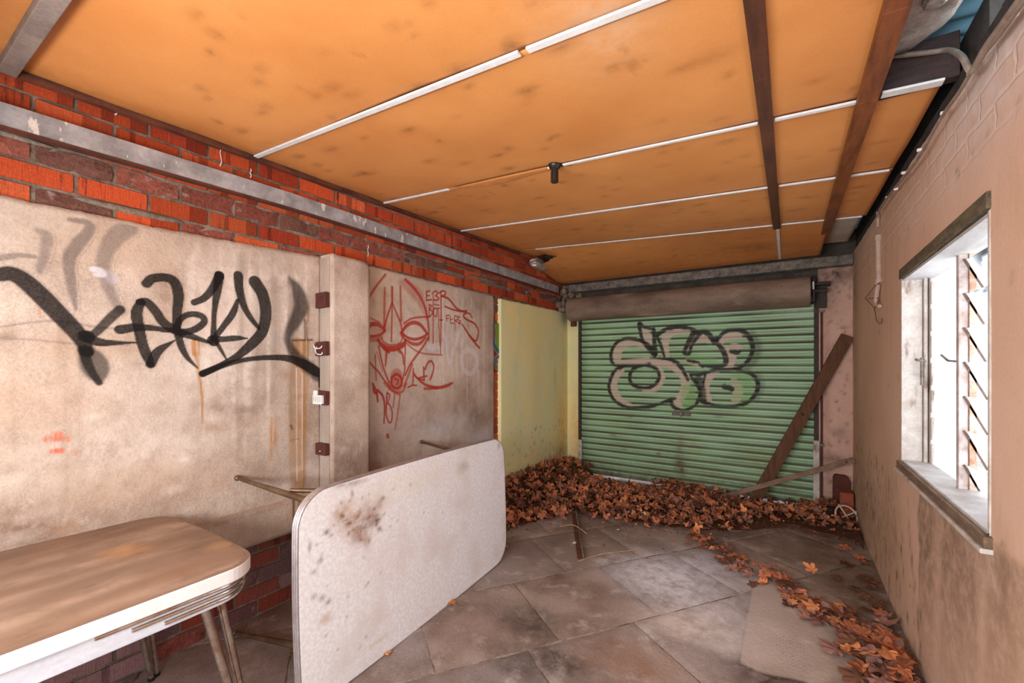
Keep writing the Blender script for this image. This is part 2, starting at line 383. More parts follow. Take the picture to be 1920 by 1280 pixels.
for row in range(-27, 6):
    z0 = zref + row*CO; z1 = z0 + CO - .011
    if z0 < -.05 or z0 > 2.66: continue
    off = (row % 2) * .12 + .05
    for k in range(-3, 24):
        y0 = k*PITCH + off - .25; y1 = y0 + PITCH - .012
        if y1 < -.4 or y0 > 5.3: continue
        y0 = max(y0, -.42); y1 = min(y1, 5.3)
        upper = z0 > 1.85
        if not (upper or z1 < .5 or (3.2 < y0 < 3.75)): continue
        rough = (row in (-1, -3) and random.random() < (.85 if y0 < 2.4 else .6)) or (z0 < 1.99 and upper) or (not upper and z1 < .5 and random.random() < .2)
        t = bad if rough else good
        if z1 < .5: c = random.choice([(136,92,92),(150,84,74),(120,82,84),(158,120,122),(146,70,56),(128,100,104)]); t.cur = S(*c)
        elif rough: c = random.choice([(150,88,74),(136,78,66),(160,96,82),(124,86,76)]); t.cur = S(*c)
        else: t.cur = tone_bright()
        brick(t, y0, y1, z0, z1, XL + (-.004 if rough else 0), rough)
good.build('brickwork', brick_m, wall_left, attr='tone')
bad.build('weathered_brickwork', brick_rough, wall_left, attr='tone')
# mortar smears on the broken course below the angle
mb = MB()
for k in range(13):
    y = random.uniform(.1, 4.9); z = zref - random.choice([.012, .05, .075, .19]) ; L_ = random.uniform(.15, .5)
    mb.ball((XL-.004, y, z), 1, 10, 6, (.009, L_/2, random.uniform(.008, .018)))
mb.build('mortar_smear', mortar_m, wall_left, smooth=True)

for (u, v, h, w_) in ((218,205,.05,.006),(414,290,.12,.005),(553,500,.10,.006),(470,325,.05,.006),(690,470,.08,.006),(760,395,.03,.008)):
    p = onx(u, v, XL+.001); P = [(XL+.0015, p.y+.004*math.sin(k*2.1), p.z+h/2-h*k/5) for k in range(6)]
    MB().tube(P, [w_*.4, w_*.5, w_*.35, w_*.45, w_*.4, w_*.6], 6).build('paint_drip', white_plastic, wall_left, smooth=True)
# render panels: slab with an uneven top edge, front face a grid that carries the stains
def panel(name, y0, y1, zb, ztop, x, material, stains, res=.02, thick=.02, ragged=.008, round_right=0):
    A, B = axes(y0, y1, 0, 1, res); nb = int((ztop(y0) - zb)/res) + 1
    a = A[0]; b = np.linspace(0, 1, nb); A, Bn = np.meshgrid(a, b)
    top = np.array([ztop(v) + ragged*mnoise.noise(Vector((v*14, 3.1, 0))) + ragged*.7*mnoise.noise(Vector((v*45, 1.1, 0))) for v in a])
    if round_right:
        top = np.where(a > y1-round_right, top - round_right*(1-np.sqrt(np.clip(1-((a-(y1-round_right))/round_right)**2, 0, 1))), top)
    Z = zb + (top[None, :] - zb) * Bn
    X = np.full_like(A, x) + np.array([[.003*mnoise.noise(Vector((A[i,j]*3, Z[i,j]*3, 5))) for j in range(A.shape[1])] for i in range(A.shape[0])])
    st = stains(A, Z)
    # edges rolled back to the wall
    X2 = np.pad(X, 1, mode='edge'); A2 = np.pad(A, 1, mode='edge'); Z2 = np.pad(Z, 1, mode='edge'); st2 = np.pad(st, ((1,1),(1,1),(0,0)), mode='edge')
    X2[0,:] -= thick; X2[-1,:] -= thick; X2[:,0] = x-thick; X2[:,-1] = x-thick
    return grid_obj(name, X2, A2, Z2, np.ones((X2.shape[0]-1, X2.shape[1]-1), bool), material, wall_left, {'stain_light': st2})

def L(u, v, x=XL):              # photo point on the left wall -> (y, z)
    p = onx(u, v, x); return (p.y, p.z)
def LB(u, v, ru, rv, col, al):  # stain given at a photo point, radii in metres
    a, b = L(u, v); return (a, b, ru, rv, col, al)
BRN = S(112,78,58)[:3]; LGT = S(238,226,216)[:3]; GRY = S(150,138,130)[:3]; OCH = S(168,124,52)[:3]; DRK = S(74,58,50)[:3]
def streaks(A, Z, st, y0, y1, ztop, col, n, seed, amax=.35):
    rs = np.random.RandomState(seed)
    for _ in range(n):
        y = rs.uniform(y0, y1); l = rs.uniform(.2, 1.1); w = rs.uniform(.004, .016); z1 = ztop - rs.uniform(0, .25)
        g = np.exp(-((A-y)/w)**2) * np.clip((z1 - Z)/.05, 0, 1) * np.clip((Z - (z1-l))/.2, 0, 1); over(st, g*rs.uniform(.1, amax), col)
def st_p1(A, Z):
    st = blobs(A, Z, [LB(60,975,.13,.10,BRN,.85), LB(130,980,.25,.07,BRN,.5), LB(30,760,.3,.25,S(214,176,146)[:3],.4), LB(300,700,.3,.3,LGT,.35), LB(330,840,.28,.12,LGT,.5), LB(450,620,.25,.3,S(226,220,216)[:3],.5),
        LB(250,900,.3,.12,S(196,160,130)[:3],.45), LB(560,880,.16,.16,GRY,.35), LB(120,860,.3,.14,LGT,.35), LB(520,520,.2,.15,S(222,214,206)[:3],.5), LB(60,420,.25,.12,S(216,200,186)[:3],.5), LB(230,470,.2,.1,S(206,172,140)[:3],.4),
        LB(400,600,.3,.05,S(192,150,112)[:3],.3), LB(180,650,.2,.05,S(192,150,112)[:3],.3), LB(420,905,.2,.04,S(168,128,100)[:3],.4)])
    streaks(A, Z, st, .9, 1.6, 2.05, LGT, 80, 3, .6); streaks(A, Z, st, 1.1, 1.6, 2.05, GRY, 40, 5, .5); streaks(A, Z, st, -.2, 1.6, 1.7, S(150,120,98)[:3], 30, 15, .3)
    r9 = np.random.RandomState(14)
    for _ in range(70):
        over(st, np.exp(-(((A-r9.uniform(-.2,1.6))/r9.uniform(.015,.06))**2+((Z-r9.uniform(.6,1.5))/r9.uniform(.012,.03))**2))*r9.uniform(.2,.7), [BRN, S(170,136,110)[:3], LGT][r9.randint(3)])
    return st
def zt1(y): return 2.0 + .035*max(0, min(1, (y+.1)/1.7)) + .02*max(0, min(1, (y-.9)/.7))
panel('render_panel', -.42, 1.606, .58, zt1, XL+.008, plaster, st_p1)
def st_band(A, Z):
    return blobs(A, Z, [(.9,.6,.9,.03,BRN,.5),(1.45,.5,.2,.1,S(190,150,110)[:3],.4),(.4,.5,.5,.08,S(190,160,140)[:3],.3)])
panel('render_ledge', -.42, 1.95, .41, lambda y: .602, XL+.036, plaster, st_band, thick=.05, ragged=.004)
def st_p2(A, Z):
    st = blobs(A, Z, [LB(705,560,.2,.3,S(216,196,150)[:3],.5), LB(790,560,.4,.15,S(196,174,148)[:3],.5), LB(890,790,.13,.12,DRK,.6), LB(900,640,.2,.4,S(180,160,136)[:3],.4), LB(830,800,.3,.1,S(206,206,210)[:3],.6), LB(850,700,.3,.2,S(214,190,160)[:3],.4),
        LB(760,640,.5,.5,LGT,.45), LB(850,600,.4,.4,LGT,.35), LB(740,800,.3,.15,S(206,188,182)[:3],.5), LB(900,820,.25,.08,S(196,198,206)[:3],.6), LB(880,570,.2,.06,DRK,.3), LB(720,830,.15,.1,S(150,124,106)[:3],.5)])  # wide LGT blobs lift the dim panel, light put into its colour
    streaks(A, Z, st, 2.6, 3.4, 2.07, LGT, 40, 9, .5); streaks(A, Z, st, 2.0, 3.45, 2.07, S(190,160,126)[:3], 30, 11, .3)
    return st
panel('render_panel', 1.95, 3.476, .41, lambda y: 2.07, XL+.008, plaster, st_p2, round_right=.04)
# pilaster (engaged pier) with rounded right top
def st_pil(A, Z): return blobs(A, Z, [(1.75,.75,.2,.22,S(120,88,70)[:3],.75),(1.86,1.5,.04,.9,S(190,168,148)[:3],.5),(1.7,1.6,.1,.4,LGT,.5),(1.86,2.02,.05,.08,DRK,.4)])
XP = XL + .125
pil = panel('render_pilaster', 1.606, 1.885, .41, lambda y: 2.06, XP, plaster, st_pil, thick=.13, ragged=.004, round_right=.05)
# darker bare chase down the near side of the pilaster
mb = MB(); mb.cur = (0,0,0,0); mb.box((XL, 1.600, .41), (XL+.10, 1.606, 2.045)); 
chase = mb.build('pilaster_side', mat('bare_render', S(186,168,154), S(150,134,124), 5, .95, bump=.5, bscale=40, stretch=(1,1,.3), fine=.2), wall_left, bevel=.002)
# yellow painted render near the door
def st_y(A, Z):
    st = blobs(A, Z, [(4.95,.6,.16,.5,S(226,176,92)[:3],.7),(4.6,.25,.5,.2,S(170,140,92)[:3],.5),(4.3,1.2,.12,.6,S(208,196,140)[:3],.4),(3.75,.8,.15,.7,S(214,218,160)[:3],.4),(5.0,1.5,.12,.4,S(206,190,120)[:3],.5), (4.9,.28,.2,.08,BRN,.6), (5.02,1.98,.1,.1,DRK,.7), (4.75,1.25,.02,.12,DRK,.35)])
    rs = np.random.RandomState(4)
    for _ in range(60):
        over(st, np.exp(-(((A-rs.uniform(3.7,5.05))/.012)**2+((Z-rs.uniform(.15,.7))/.012)**2))*.7, DRK)
    return st
panel('yellow_render', 3.56, 5.13, .0, lambda y: 2.05+.01*(y-3.56), XL+.03, yellow, st_y, thick=.045, round_right=.02)

# ---- graffiti on the render (paint films)
def to_plane(pts, cv, plane):
    return [plane(*cv(X, Y)) for X, Y in pts]
def wall_strokes(A, B, rgba, lst, cv, zoomk, col, plane, k3d):
    for s in lst:
        pts, w = s[0], s[1]; al = s[2] if len(s) > 2 else .93; soft = s[3] if len(s) > 3 else 4; c = s[4] if len(s) > 4 else col
        if not isinstance(w, (list, tuple)): w = [w]*len(pts)
        P = []; W = []; sc = 1
        for (X, Y), ww in zip(pts, w):
            u, v = cv(X, Y); p, dpt = k3d(u, v); P.append(p); sc = dpt / F / zoomk; W.append(ww*sc)
        stroke(A, B, rgba, P, W, c, al, max(soft*sc, .0035), .10)
def k3L(u, v):
    p = onx(u, v, XL+.008); return (p.y, p.z), depth(p)
z1c = lambda X, Y: (X/2.909, 360 + Y/2.909)
z8c = lambda X, Y: (680 + X/3.765, 500 + Y/3.765)
BLK = S(24,21,21)[:3]; GSP = S(70,64,68)[:3]; RED = S(170,50,34)[:3]; LAV = S(226,222,232)[:3]
A, B = axes(-.1, 1.603, .9, 2.0, .004)
R = np.zeros(A.shape + (4,))
tagl = [
 # grey older spray
 ([(205,205),(255,240),(245,330),(215,430)],[25,45,45,30],.45,26,GSP), ([(380,150),(470,165),(490,205),(420,290),(378,370),(390,500),(415,640)],[22,34,46,58,52,40,18],.55,18,GSP),
 ([(700,190),(620,260),(567,360),(575,460),(615,570),(660,650)],[90,80,66,60,46,40],.5,30,GSP), ([(0,360),(100,345),(190,352)],[34,28,20],.5,14,GSP),
 ([(505,420),(545,430),(560,450),(520,450)],[30,36,30,20],.7,14,LAV), ([(580,450),(610,470)],[50,60],.35,26,S(196,190,206)[:3]),
 ([(0,735),(200,707),(340,705),(520,735),(620,742)],12,.4,10,GSP), ([(0,797),(200,806),(400,826),(700,836)],9,.45,8,S(110,98,104)[:3]),
 # black tag
 ([(0,452),(60,445),(130,480),(220,560),(320,662),(400,745),(450,810),(475,870)],[70,80,82,86,84,80,70,55],.93,10),
 ([(480,870),(520,950),(545,1035)],[70,120,30],.75,26), ([(455,860),(490,960),(540,1040)],[50,40,30],.85,8),
 ([(655,640),(600,690),(520,768),(475,780)],[46,46,40,40],.88,10), ([(468,785),(476,790)],66), ([(475,790),(540,818),(620,822),(745,820)],[50,46,28,8]), ([(470,868),(476,872)],58,.9,10),
 ([(768,600),(745,660),(758,740),(775,820),(800,890),(822,940)],[40,52,50,50,48,34]), ([(760,600),(800,600),(850,652),(890,710),(960,756),(1040,785),(1155,825)],[36,44,46,46,48,36,14]),
 ([(822,938),(862,868),(950,810)],[46,44,8]), ([(655,750),(740,738),(840,742),(900,752),(970,752)],[50,44,30,28,30]),
 ([(798,500),(830,472),(900,466),(950,490),(972,560),(965,660),(965,740),(985,830),(1020,900),(1078,960)],[46,46,46,52,52,44,40,36,26,8]),
 ([(965,735),(985,692),(1030,667),(1090,672),(1115,700),(1090,732),(1040,757),(980,765)],[34,32,32,34,34,36,36,36]),
 ([(1058,602),(1110,580),(1150,540),(1180,490),(1197,455)],[34,36,40,44,50]), ([(1197,455),(1185,540),(1170,640),(1165,720),(1165,800)],[50,42,28,26,38]), ([(1160,808),(1164,812)],56),
 ([(1165,800),(1220,802),(1290,796),(1350,798)],[36,32,30,6]), ([(1180,820),(1210,870),(1238,918)],[24,18,8]),
 ([(1300,455),(1306,530),(1330,620),(1370,690),(1410,740)],[50,46,36,30,22]), ([(1296,590),(1270,660),(1220,730),(1165,800)],[20,36,32,30]),
 ([(1390,490),(1432,560),(1450,660),(1430,760),(1370,830),(1300,890),(1240,925),(1170,962),(1105,990)],[66,64,62,58,54,40,32,34,38]),
 ([(1105,990),(1200,950),(1320,917),(1440,903),(1560,905),(1640,930),(1720,975),(1752,1000),(1745,1060)],[38,32,26,28,36,52,56,40,18]),
 ([(1575,465),(1618,530),(1642,620),(1612,700),(1577,760),(1572,820),(1620,900),(1690,960),(1735,1005)],[8,64,84,72,52,44,60,70,60],.8,26),
]
zi = lambda X, Y: (X, Y); RST = S(178,118,40)[:3]; OC2 = S(158,112,44)[:3]; DB = S(92,62,30)[:3]
runs = [([(366,642),(367,662)],[15,14],.8,4,RST), ([(368,662),(372,700),(378,735),(379,793)],[6,5,4,2],.85,2,RST),
 ([(510,785),(512,820),(508,862)],[5,14,4],.55,8,RST), ([(511,806),(513,826)],[8,10],.5,5,RST),
 ([(553,640),(552,740),(550,860),(550,925)],[14,18,16,8],.52,4,OC2), ([(563,640),(562,760),(560,900),(559,925)],[14,18,12,6],.52,4,RST), ([(572,640),(571,760),(569,880),(568,925)],[8,8,6,4],.8,2,OC2), ([(578,640),(577,680),(576,740)],[4,3,2],.8,2,OC2),
 ([(578,575),(577,600),(573,606)],[3,3,5],.8,2,OC2), ([(572,600),(574,636)],[5,7],.8,2,DB), ([(548,638),(585,637)],[4,4],.85,2,DB), ([(546,600),(545,625)],[4,3],.6,2,OC2), ([(556,690),(556,900)],[3,3],.55,2,LGT), ([(567,700),(566,880)],[2.5,2],.5,2,LGT),
 ([(545,797),(548,803)],[4,6],.7,2,DB), ([(545,825),(560,822)],[2,2],.6,2,DB),
 ([(92,822),(110,818),(128,826)],[14,18,8],.75,8,S(214,104,70)[:3]), ([(97,846),(118,844)],[9,10],.8,5,S(214,84,52)[:3]), ([(135,845),(148,850)],[6,4],.5,5,S(214,104,70)[:3]),
 ([(74,578),(76,596)],[4,3],.5,3,RST)]
def rust_layer(A, B, R):
    wall_strokes(A, B, R, runs, zi, 1.0, RST, None, k3L)
    stk = np.array([[mnoise.noise(Vector((A[0,j]*75, B[i,0]*2.2, 3))) + .6*mnoise.noise(Vector((A[0,j]*160, B[i,0]*9, 6))) for j in range(A.shape[1])] for i in range(A.shape[0])])
    R[..., 3] *= np.clip(.85 + 1.1*stk, .15, 1)
rust_layer(A, B, R)
wall_strokes(A, B, R, tagl, z1c, 2.909, BLK, None, k3L)
def film(name, A, B, R, x, material=plaster, stf=None, lab=None, th=.04):
    st = stf(A, B) if stf else np.zeros_like(R)
    q = quads_where(R[..., 3], th)
    X = np.full_like(A, x)
    for i, j in zip(*np.nonzero(np.pad(q, ((0,1),(0,1))) | np.pad(q, ((1,0),(1,0))) | np.pad(q, ((0,1),(1,0))) | np.pad(q, ((1,0),(0,1))))):
        X[i, j] += .003*mnoise.noise(Vector((A[i,j]*3, B[i,j]*3, 5)))
    o = grid_obj(name, X, A, B, q, material, wall_left, {'stain_light': st, 'paint': R})
    if lab: o['label'] = lab
    return o
film('graffiti_tag', A, B, R, XL+.0090, stf=st_p1, lab='black sprayed graffiti tag over grey spray marks and rust runs')
# rust and varnish runs
A, B = axes(-.1, 1.603, .60, .9, .004); R = np.zeros(A.shape + (4,))
rust_layer(A, B, R)
film('rust_runs', A, B, R, XL+.0097, stf=st_p1, lab='ochre rust runs and orange smudges low on the render')
A, B = axes(1.15, 1.6, .42, .6, .004); R = np.zeros(A.shape + (4,))
def k3B(u, v):
    p = onx(u, v, XL+.036); return (p.y, p.z), depth(p)
wall_strokes(A, B, R, [([(550,932),(550,990)],[5,4],.8,2,DB), ([(560,932),(561,985)],[7,5],.8,2,OC2), ([(566,930),(567,985)],[4,3],.8,2,DB), ([(573,928),(574,975)],[4,3],.8,2,DB)], zi, 1.0, RST, None, k3B)
film('rust_runs', A, B, R, XL+.0372, stf=st_band)
# red face and writing
A, B = axes(1.958, 3.47, .85, 2.05, .0035); R = np.zeros(A.shape + (4,))
red = [
 ([(240,770),(240,830)],[84,88],.55,26), ([(270,110),(340,150),(400,220),(435,300),(450,360)],[40,70,70,50,30],.35,30), ([(120,430),(300,430)],[60,60],.12,40), ([(60,420),(130,470)],[60,50],.25,30), ([(150,200),(152,400)],[50,50],.15,30),
 ([(160,55),(100,130),(50,210),(20,290)],14,.8,7), ([(300,90),(370,160),(420,240),(450,330),(465,430),(465,520)],[18,20,16,16,14,12],.85,7),
 ([(155,150),(153,280),(152,420)],14,.75,7), ([(207,145),(208,262)],[18,14],.85,7), ([(207,280),(205,400),(203,525)],10,.85,5), ([(265,140),(268,250),(272,380)],14,.75,7),
 ([(208,250),(180,330),(157,410),(150,450)],12,.85,5), ([(212,265),(240,330),(268,400),(276,445)],12,.85,5),
 ([(20,450),(60,408),(110,408),(155,445)],[16,24,24,18],.85,7), ([(20,482),(70,490),(120,480),(155,455)],16,.85,6), ([(25,502),(80,516),(130,500)],24,.6,10), ([(15,345),(60,365),(120,392)],10,.7,6),
 ([(275,462),(310,415),(360,393),(410,413),(455,472)],[18,20,22,20,16],.9,6), ([(280,470),(320,500),(370,512),(420,498),(455,475)],[14,16,18,16,14],.9,5), ([(296,508),(350,542),(400,542),(445,500)],[12,20,20,12],.85,7), ([(290,400),(340,367),(400,356),(470,352)],12,.8,6), ([(275,470),(285,490)],[26,26],.85,6),
 ([(108,518),(140,556),(190,578),(240,574),(290,547),(302,518)],[20,28,30,30,28,18],.92,6), ([(135,505),(150,532),(200,553),(260,540),(282,505)],9,.85,5),
 ([(170,590),(165,640),(160,700)],[18,14,10],.85,5), ([(255,588),(282,620),(290,690)],[22,14,10],.85,5), ([(150,578),(185,600)],[18,20],.85,5),
 ([(30,540),(32,640),(70,700),(110,740),(150,800),(190,845)],12,.85,5), ([(88,620),(90,700),(95,800)],9,.75,5), ([(112,560),(130,650),(155,740),(185,815)],12,.85,5), ([(100,600),(140,740)],8,.6,6),
 ([(462,500),(420,572),(370,640),(330,700),(300,765)],[14,14,14,14,12],.85,6), ([(302,560),(298,660),(295,740),(278,800)],10,.85,5), ([(350,690),(320,770),(290,845)],[16,16,14],.7,7), ([(310,540),(360,582),(430,612),(560,622)],9,.75,5),
 ([(205,780),(238,758),(270,785),(272,830),(240,858),(205,835),(203,790)],16,.9,6), ([(225,790),(250,800),(240,830)],14,.8,6), ([(190,850),(230,885),(280,880),(305,825)],14,.75,8), ([(150,820),(200,872),(262,905)],12,.7,8), ([(185,820),(190,860)],[20,20],.5,12),
 ([(70,825),(88,860),(97,888),(80,884),(75,842)],14,.9,4), ([(105,870),(140,910),(155,980),(150,1105)],[14,14,12,10],.9,4), ([(100,890),(107,950)],[14,12],.9,4),
 ([(172,885),(168,970),(166,1040),(185,1097),(205,1084),(207,1020),(190,975),(172,962)],10,.9,4), ([(172,890),(190,905),(182,945),(172,962)],9,.9,4), ([(225,900),(215,992)],9,.8,4), ([(262,910),(246,1040),(230,1145)],[10,10,8],.7,5),
 ([(176,1188),(180,1206)],[20,18],.9,6), ([(233,1218),(237,1228)],[18,14],.85,6),
 # NR tag and underline
 ([(357,720),(355,790),(350,835)],10,.9,4), ([(318,850),(345,838),(378,836)],10,.9,4), ([(357,745),(382,782),(430,800)],10,.9,4), ([(430,710),(432,802)],12,.9,4), ([(395,785),(452,770)],10,.9,4), ([(440,722),(462,675),(488,668),(502,710),(490,760),(475,795)],12,.9,4),
 ([(365,765),(410,810),(460,840),(530,852),(590,840),(630,820)],[12,14,16,18,20,14],.9,5), ([(435,860),(530,856)],[16,16],.8,6),
 # EBR / BUFFERS
 ([(450,175),(450,236)],9,.9,3), ([(450,175),(474,171)],9,.9,3), ([(450,205),(470,203)],8,.9,3), ([(450,237),(486,232)],9,.9,3), ([(490,190),(510,172),(530,185),(515,205)],9,.9,3), ([(515,205),(538,222),(520,236),(500,232)],9,.9,3),
 ([(540,185),(562,170),(584,178),(580,198),(556,210)],10,.9,3), ([(497,200),(497,540)],[9,10],.8,5), ([(552,185),(552,400),(549,612)],[12,11,8],.8,5), ([(535,300),(537,400),(545,555)],9,.75,5),
 ([(560,206),(610,230),(650,280),(690,310),(730,312)],[12,13,13,12,10],.9,4), ([(580,280),(640,303),(720,318),(735,308)],11,.9,4), ([(772,358),(752,330),(722,330),(712,352),(740,375),(790,402),(816,450),(808,505),(795,522),(755,485),(718,430),(700,402)],[10,10,12,12,12,12,12,12,12,11,10,9],.9,4), ([(720,435),(770,510),(824,572)],[10,13,14],.9,4),
 ([(468,265),(470,355)],8,.85,3), ([(468,268),(488,275),(472,295)],8,.85,3), ([(470,300),(494,320),(474,352)],8,.85,3), ([(503,290),(500,335),(520,350),(524,295)],8,.85,3), ([(505,265),(540,272)],8,.8,3), ([(500,295),(545,292)],8,.8,3), ([(545,375),(562,376)],10,.9,3),
 ([(590,345),(592,385)],7,.85,3), ([(590,345),(612,342)],7,.85,3), ([(590,365),(606,364)],7,.85,3), ([(618,350),(620,395),(640,398)],7,.85,3), ([(618,372),(634,370)],7,.85,3), ([(648,400),(648,350),(668,352),(664,375),(648,378),(690,402)],7,.85,3), ([(652,400),(652,455)],6,.6,4), ([(582,400),(582,470)],6,.35,5), ([(688,355),(675,352),(672,372),(690,385),(678,402)],7,.85,3),
]
lav = [([(600,290),(598,560)],[60,60],.22,40), ([(585,500),(612,685),(650,560),(690,440)],[20,24,24,30],.42,14), ([(690,640),(730,590),(790,610),(805,690),(770,750),(715,730),(690,640)],[34,40,40,40,40,34,34],.42,14), ([(500,745),(545,645)],[14,14],.4,8), ([(475,570),(540,560)],[56,50],.38,24), ([(670,470),(690,560)],[60,40],.2,30)]
wall_strokes(A, B, R, lav, z8c, 3.765, LAV, None, k3L)
red = [(p, [q*1.3 for q in (w if isinstance(w, list) else [w]*len(p))]) + tuple(r_) for p, w, *r_ in red]
wall_strokes(A, B, R, red, z8c, 3.765, RED, None, k3L)
film('graffiti_face', A, B, R, XL+.0090, stf=st_p2, lab='red sprayed line drawing of a long face with red writing beside it')
# blue and green piece in the brick gap
A, B = axes(3.46, 3.575, 1.2, 1.8, .004); R = np.zeros(A.shape + (4,))
BLU = S(38,98,128)[:3]; GRN = S(112,150,56)[:3]
def k3G(u, v):
    p = onx(u, v, XL+.006); return (p.y, p.z), depth(p)
wall_strokes(A, B, R, [([(932,605),(933,650)],[14,14],.95,3,GRN), ([(936,600),(926,603),(923,620),(924,640),(930,655),(938,662)],[6,8,8,8,8,6],.95,2,BLU), ([(934,668),(928,674),(930,690)],[5,6,5],.9,2,BLU)], zi, 1.0, BLU, None, k3G)
film('graffiti_piece', A, B, R, XL+.0115, stf=None, lab='sliver of blue and green graffiti in the brick gap')

# cornice timber along the top of the left wall, and the galvanised angle
mb = MB(); N_ = 24
for i in range(N_):
    y0 = -.4 + 4.35*i/N_; y1 = -.4 + 4.35*(i+1)/N_
    mb.beam((XL+.012, y0, ceil_z(XL, y0)-.014), (XL+.012, y1, ceil_z(XL, y1)-.014), .03, .026)
mb.build('wall_batten', mat('charred_batten', S(124,68,46), S(64,36,28), 7, .75, bump=.4, bscale=30, stretch=(4,.8,4), fine=.35), wall_left)
ang = empty('steel_lintel_angle', (XL, 2.3, 2.27), 'long galvanised steel angle set along the brick wall on the left', 'steel beam')
def zang(y): return 2.338 + .048*min(1, max(0, y/1.5)) - .004*max(0, y-1.5)
mb = MB(); ys = [-.35,.2,.6,1.0,1.4,1.8,2.4,3.0,3.8,4.85]
for i in range(len(ys)-1):
    a, b = ys[i], ys[i+1]
    vs = [];  
    for y in (a, b):
        z = zang(y)
        vs += [(XL-.012, y, z), (XL+.03, y, z), (XL+.03, y, z-.085), (XL-.012, y, z-.085)]
    fs = [(0,4,5,1),(1,5,6,2),(2,6,7,3),(3,7,4,0)]
    if i == 0: fs.append((0,1,2,3))
    if i == len(ys)-2: fs.append((7,6,5,4))
    mb.add(vs, fs)
mb.build('face_flange', steel, ang)
mb = MB()
for i in range(len(ys)-1):
    mb.beam((XL+.012, ys[i], zang(ys[i])-.091), (XL+.012, ys[i+1], zang(ys[i+1])-.091), .044, .01)
mb.build('bottom_flange', rust, ang)

# four brown fixing blocks down the pilaster
def block(v0, v1, label):
    y = 1.600; dpt = 2.66
    zc = CH + (HOR-(v0+v1)/2)/F*dpt; h = (v1-v0)/F*dpt
    o = empty('fixing_block', (XL+.055, y, zc), label, 'fixing block', 'brown fixing blocks on the pilaster')
    mb = MB(); M_ = Matrix.Translation((XL+.055, y-.016, zc)) @ Matrix.Rotation(random.uniform(-.04,.04), 4, 'Y')
    mb.box((-.052, -.0155, -h/2), (.052, .0155, h/2), M_); mb.build('block', block_m, o, bevel=.004)
    return o, zc, h
o, zc, h = block(550, 578, 'bare brown square block, topmost of four on the pilaster')
mb = MB(); mb.ball((XL+.06, 1.566, zc+.015), .004); mb.build('nail', black_iron, o)
o, zc, h = block(641, 667, 'brown block with loose white wires, second from the top on the pilaster')
for (x0, z0), (xm, zm), (x1, z1) in (((XL+.004, .012), (XL+.05, .0), (XL+.085, .005)), ((XL+.02, .004), (XL+.05, -.03), (XL+.09, -.035)), ((XL+.0,.03),(XL+.02,.02),(XL+.035,.0))):
    P = catmull([(x0, 1.560, zc+z0), (xm, 1.55, zc+zm), (x1, 1.556, zc+z1), (x1+.004, 1.56, zc+z1+.012)], 6)
    MB().tube([tuple(p) for p in P], .0032, 6).build('wire', white_plastic, o, smooth=True)
o, zc, h = block(732, 758, 'brown block with broken white connector strip, third on the pilaster')
mb = MB(); mb.box((XL-.005, 1.556, zc+.018), (XL+.04, 1.568, zc+.046)); mb.build('connector_cover', white_plastic, o, bevel=.002)
mb = MB()
mb.box((XL+.0, 1.556, zc+.008), (XL+.088, 1.568, zc+.018)); mb.box((XL+.0, 1.556, zc-.034), (XL+.094, 1.568, zc-.026))
for k in range(5): mb.box((XL+.001+k*.021, 1.552, zc-.034), (XL+.011+k*.021, 1.568, zc+.018))
for k in range(4): mb.ball((XL+.012+k*.022, 1.56, zc-.034), .007, 8, 6)
mb.build('connector_strip', white_plastic, o, bevel=.001)
o, zc, h = block(829, 851, 'low brown block with a screw, lowest of four on the pilaster')
mb = MB(); mb.ball((XL+.06, 1.567, zc-.01), .006); mb.build('screw', chrome, o)

# ================================================================ BACK WALL, DOOR
wall_back = empty('wall_back', (0,0,0), 'end wall around the green roller door', 'wall', kind='structure')
def back_grid(name, x0, x1, z0, z1, y, m_, stl, thick=.2):
    A, Z = axes(x0, x1, z0, z1, .02); st = blobs(A, Z, stl)
    A2 = np.pad(A,1,mode='edge'); Z2 = np.pad(Z,1,mode='edge'); Y2 = np.full_like(A2, y); st2 = np.pad(st,((1,1),(1,1),(0,0)),mode='edge')
    Y2[0,:] += thick; Y2[-1,:] += thick; Y2[:,0] += thick; Y2[:,-1] += thick
    return grid_obj(name, A2, Y2, Z2, np.ones((A2.shape[0]-1, A2.shape[1]-1), bool), m_, wall_back, {'stain_light': st2}, flip=False)
rs = np.random.RandomState(5)
sp = [(rs.uniform(.25,.5), rs.uniform(.1,2.2), .01, .014, DRK, .7) for _ in range(70)]
back_grid('right_pier', .235, .52, 0, 2.31, 5.09, pink, sp + [(.38,2.25,.2,.08,DRK,.9),(.3,2.1,.08,.2,DRK,.6),(.36,.5,.12,.05,DRK,.6),(.35,.25,.15,.2,BRN,.5),(.4,.75,.06,.06,DRK,.5),(.44,1.74,.05,.012,DRK,.6),(.3,1.2,.03,1.0,S(150,110,96)[:3],.5)])
back_grid('left_pier', -2.46, -2.262, 0, 2.31, 5.11, yellow, [(-2.3,.5,.1,.6,S(226,176,92)[:3],.7),(-2.36,2.2,.4,.22,DRK,1.0),(-2.3,2.25,.2,.15,DRK,1.0)])
MB().box((-2.7, 5.16, 2.03), (.7, 5.4, 2.75)).build('header_wall', mat('gap_shade_wall', S(90,80,72), S(60,52,46), 6, .9, bump=.4), wall_back)  # dark colour stands for the shade in the gap above the lintel
mb = MB(); mb.box((-2.455, 4.99, 2.31), (.495, 5.2, 2.402))
lint = mb.build('door_lintel', steel_dirty, None, bevel=.006)
tag(lint, 'grimy grey steel lintel spanning above the roller door drum', 'lintel')
# crumbled render in the far left corner below the lintel
mb = MB()
for k in range(26): mb.ball((random.uniform(-2.45,-2.36), random.uniform(4.86,5.08), random.uniform(2.06,2.33)), random.uniform(.02,.05), 8, 6)
mb.build('crumbled_render', mortar_m, wall_left, smooth=True)

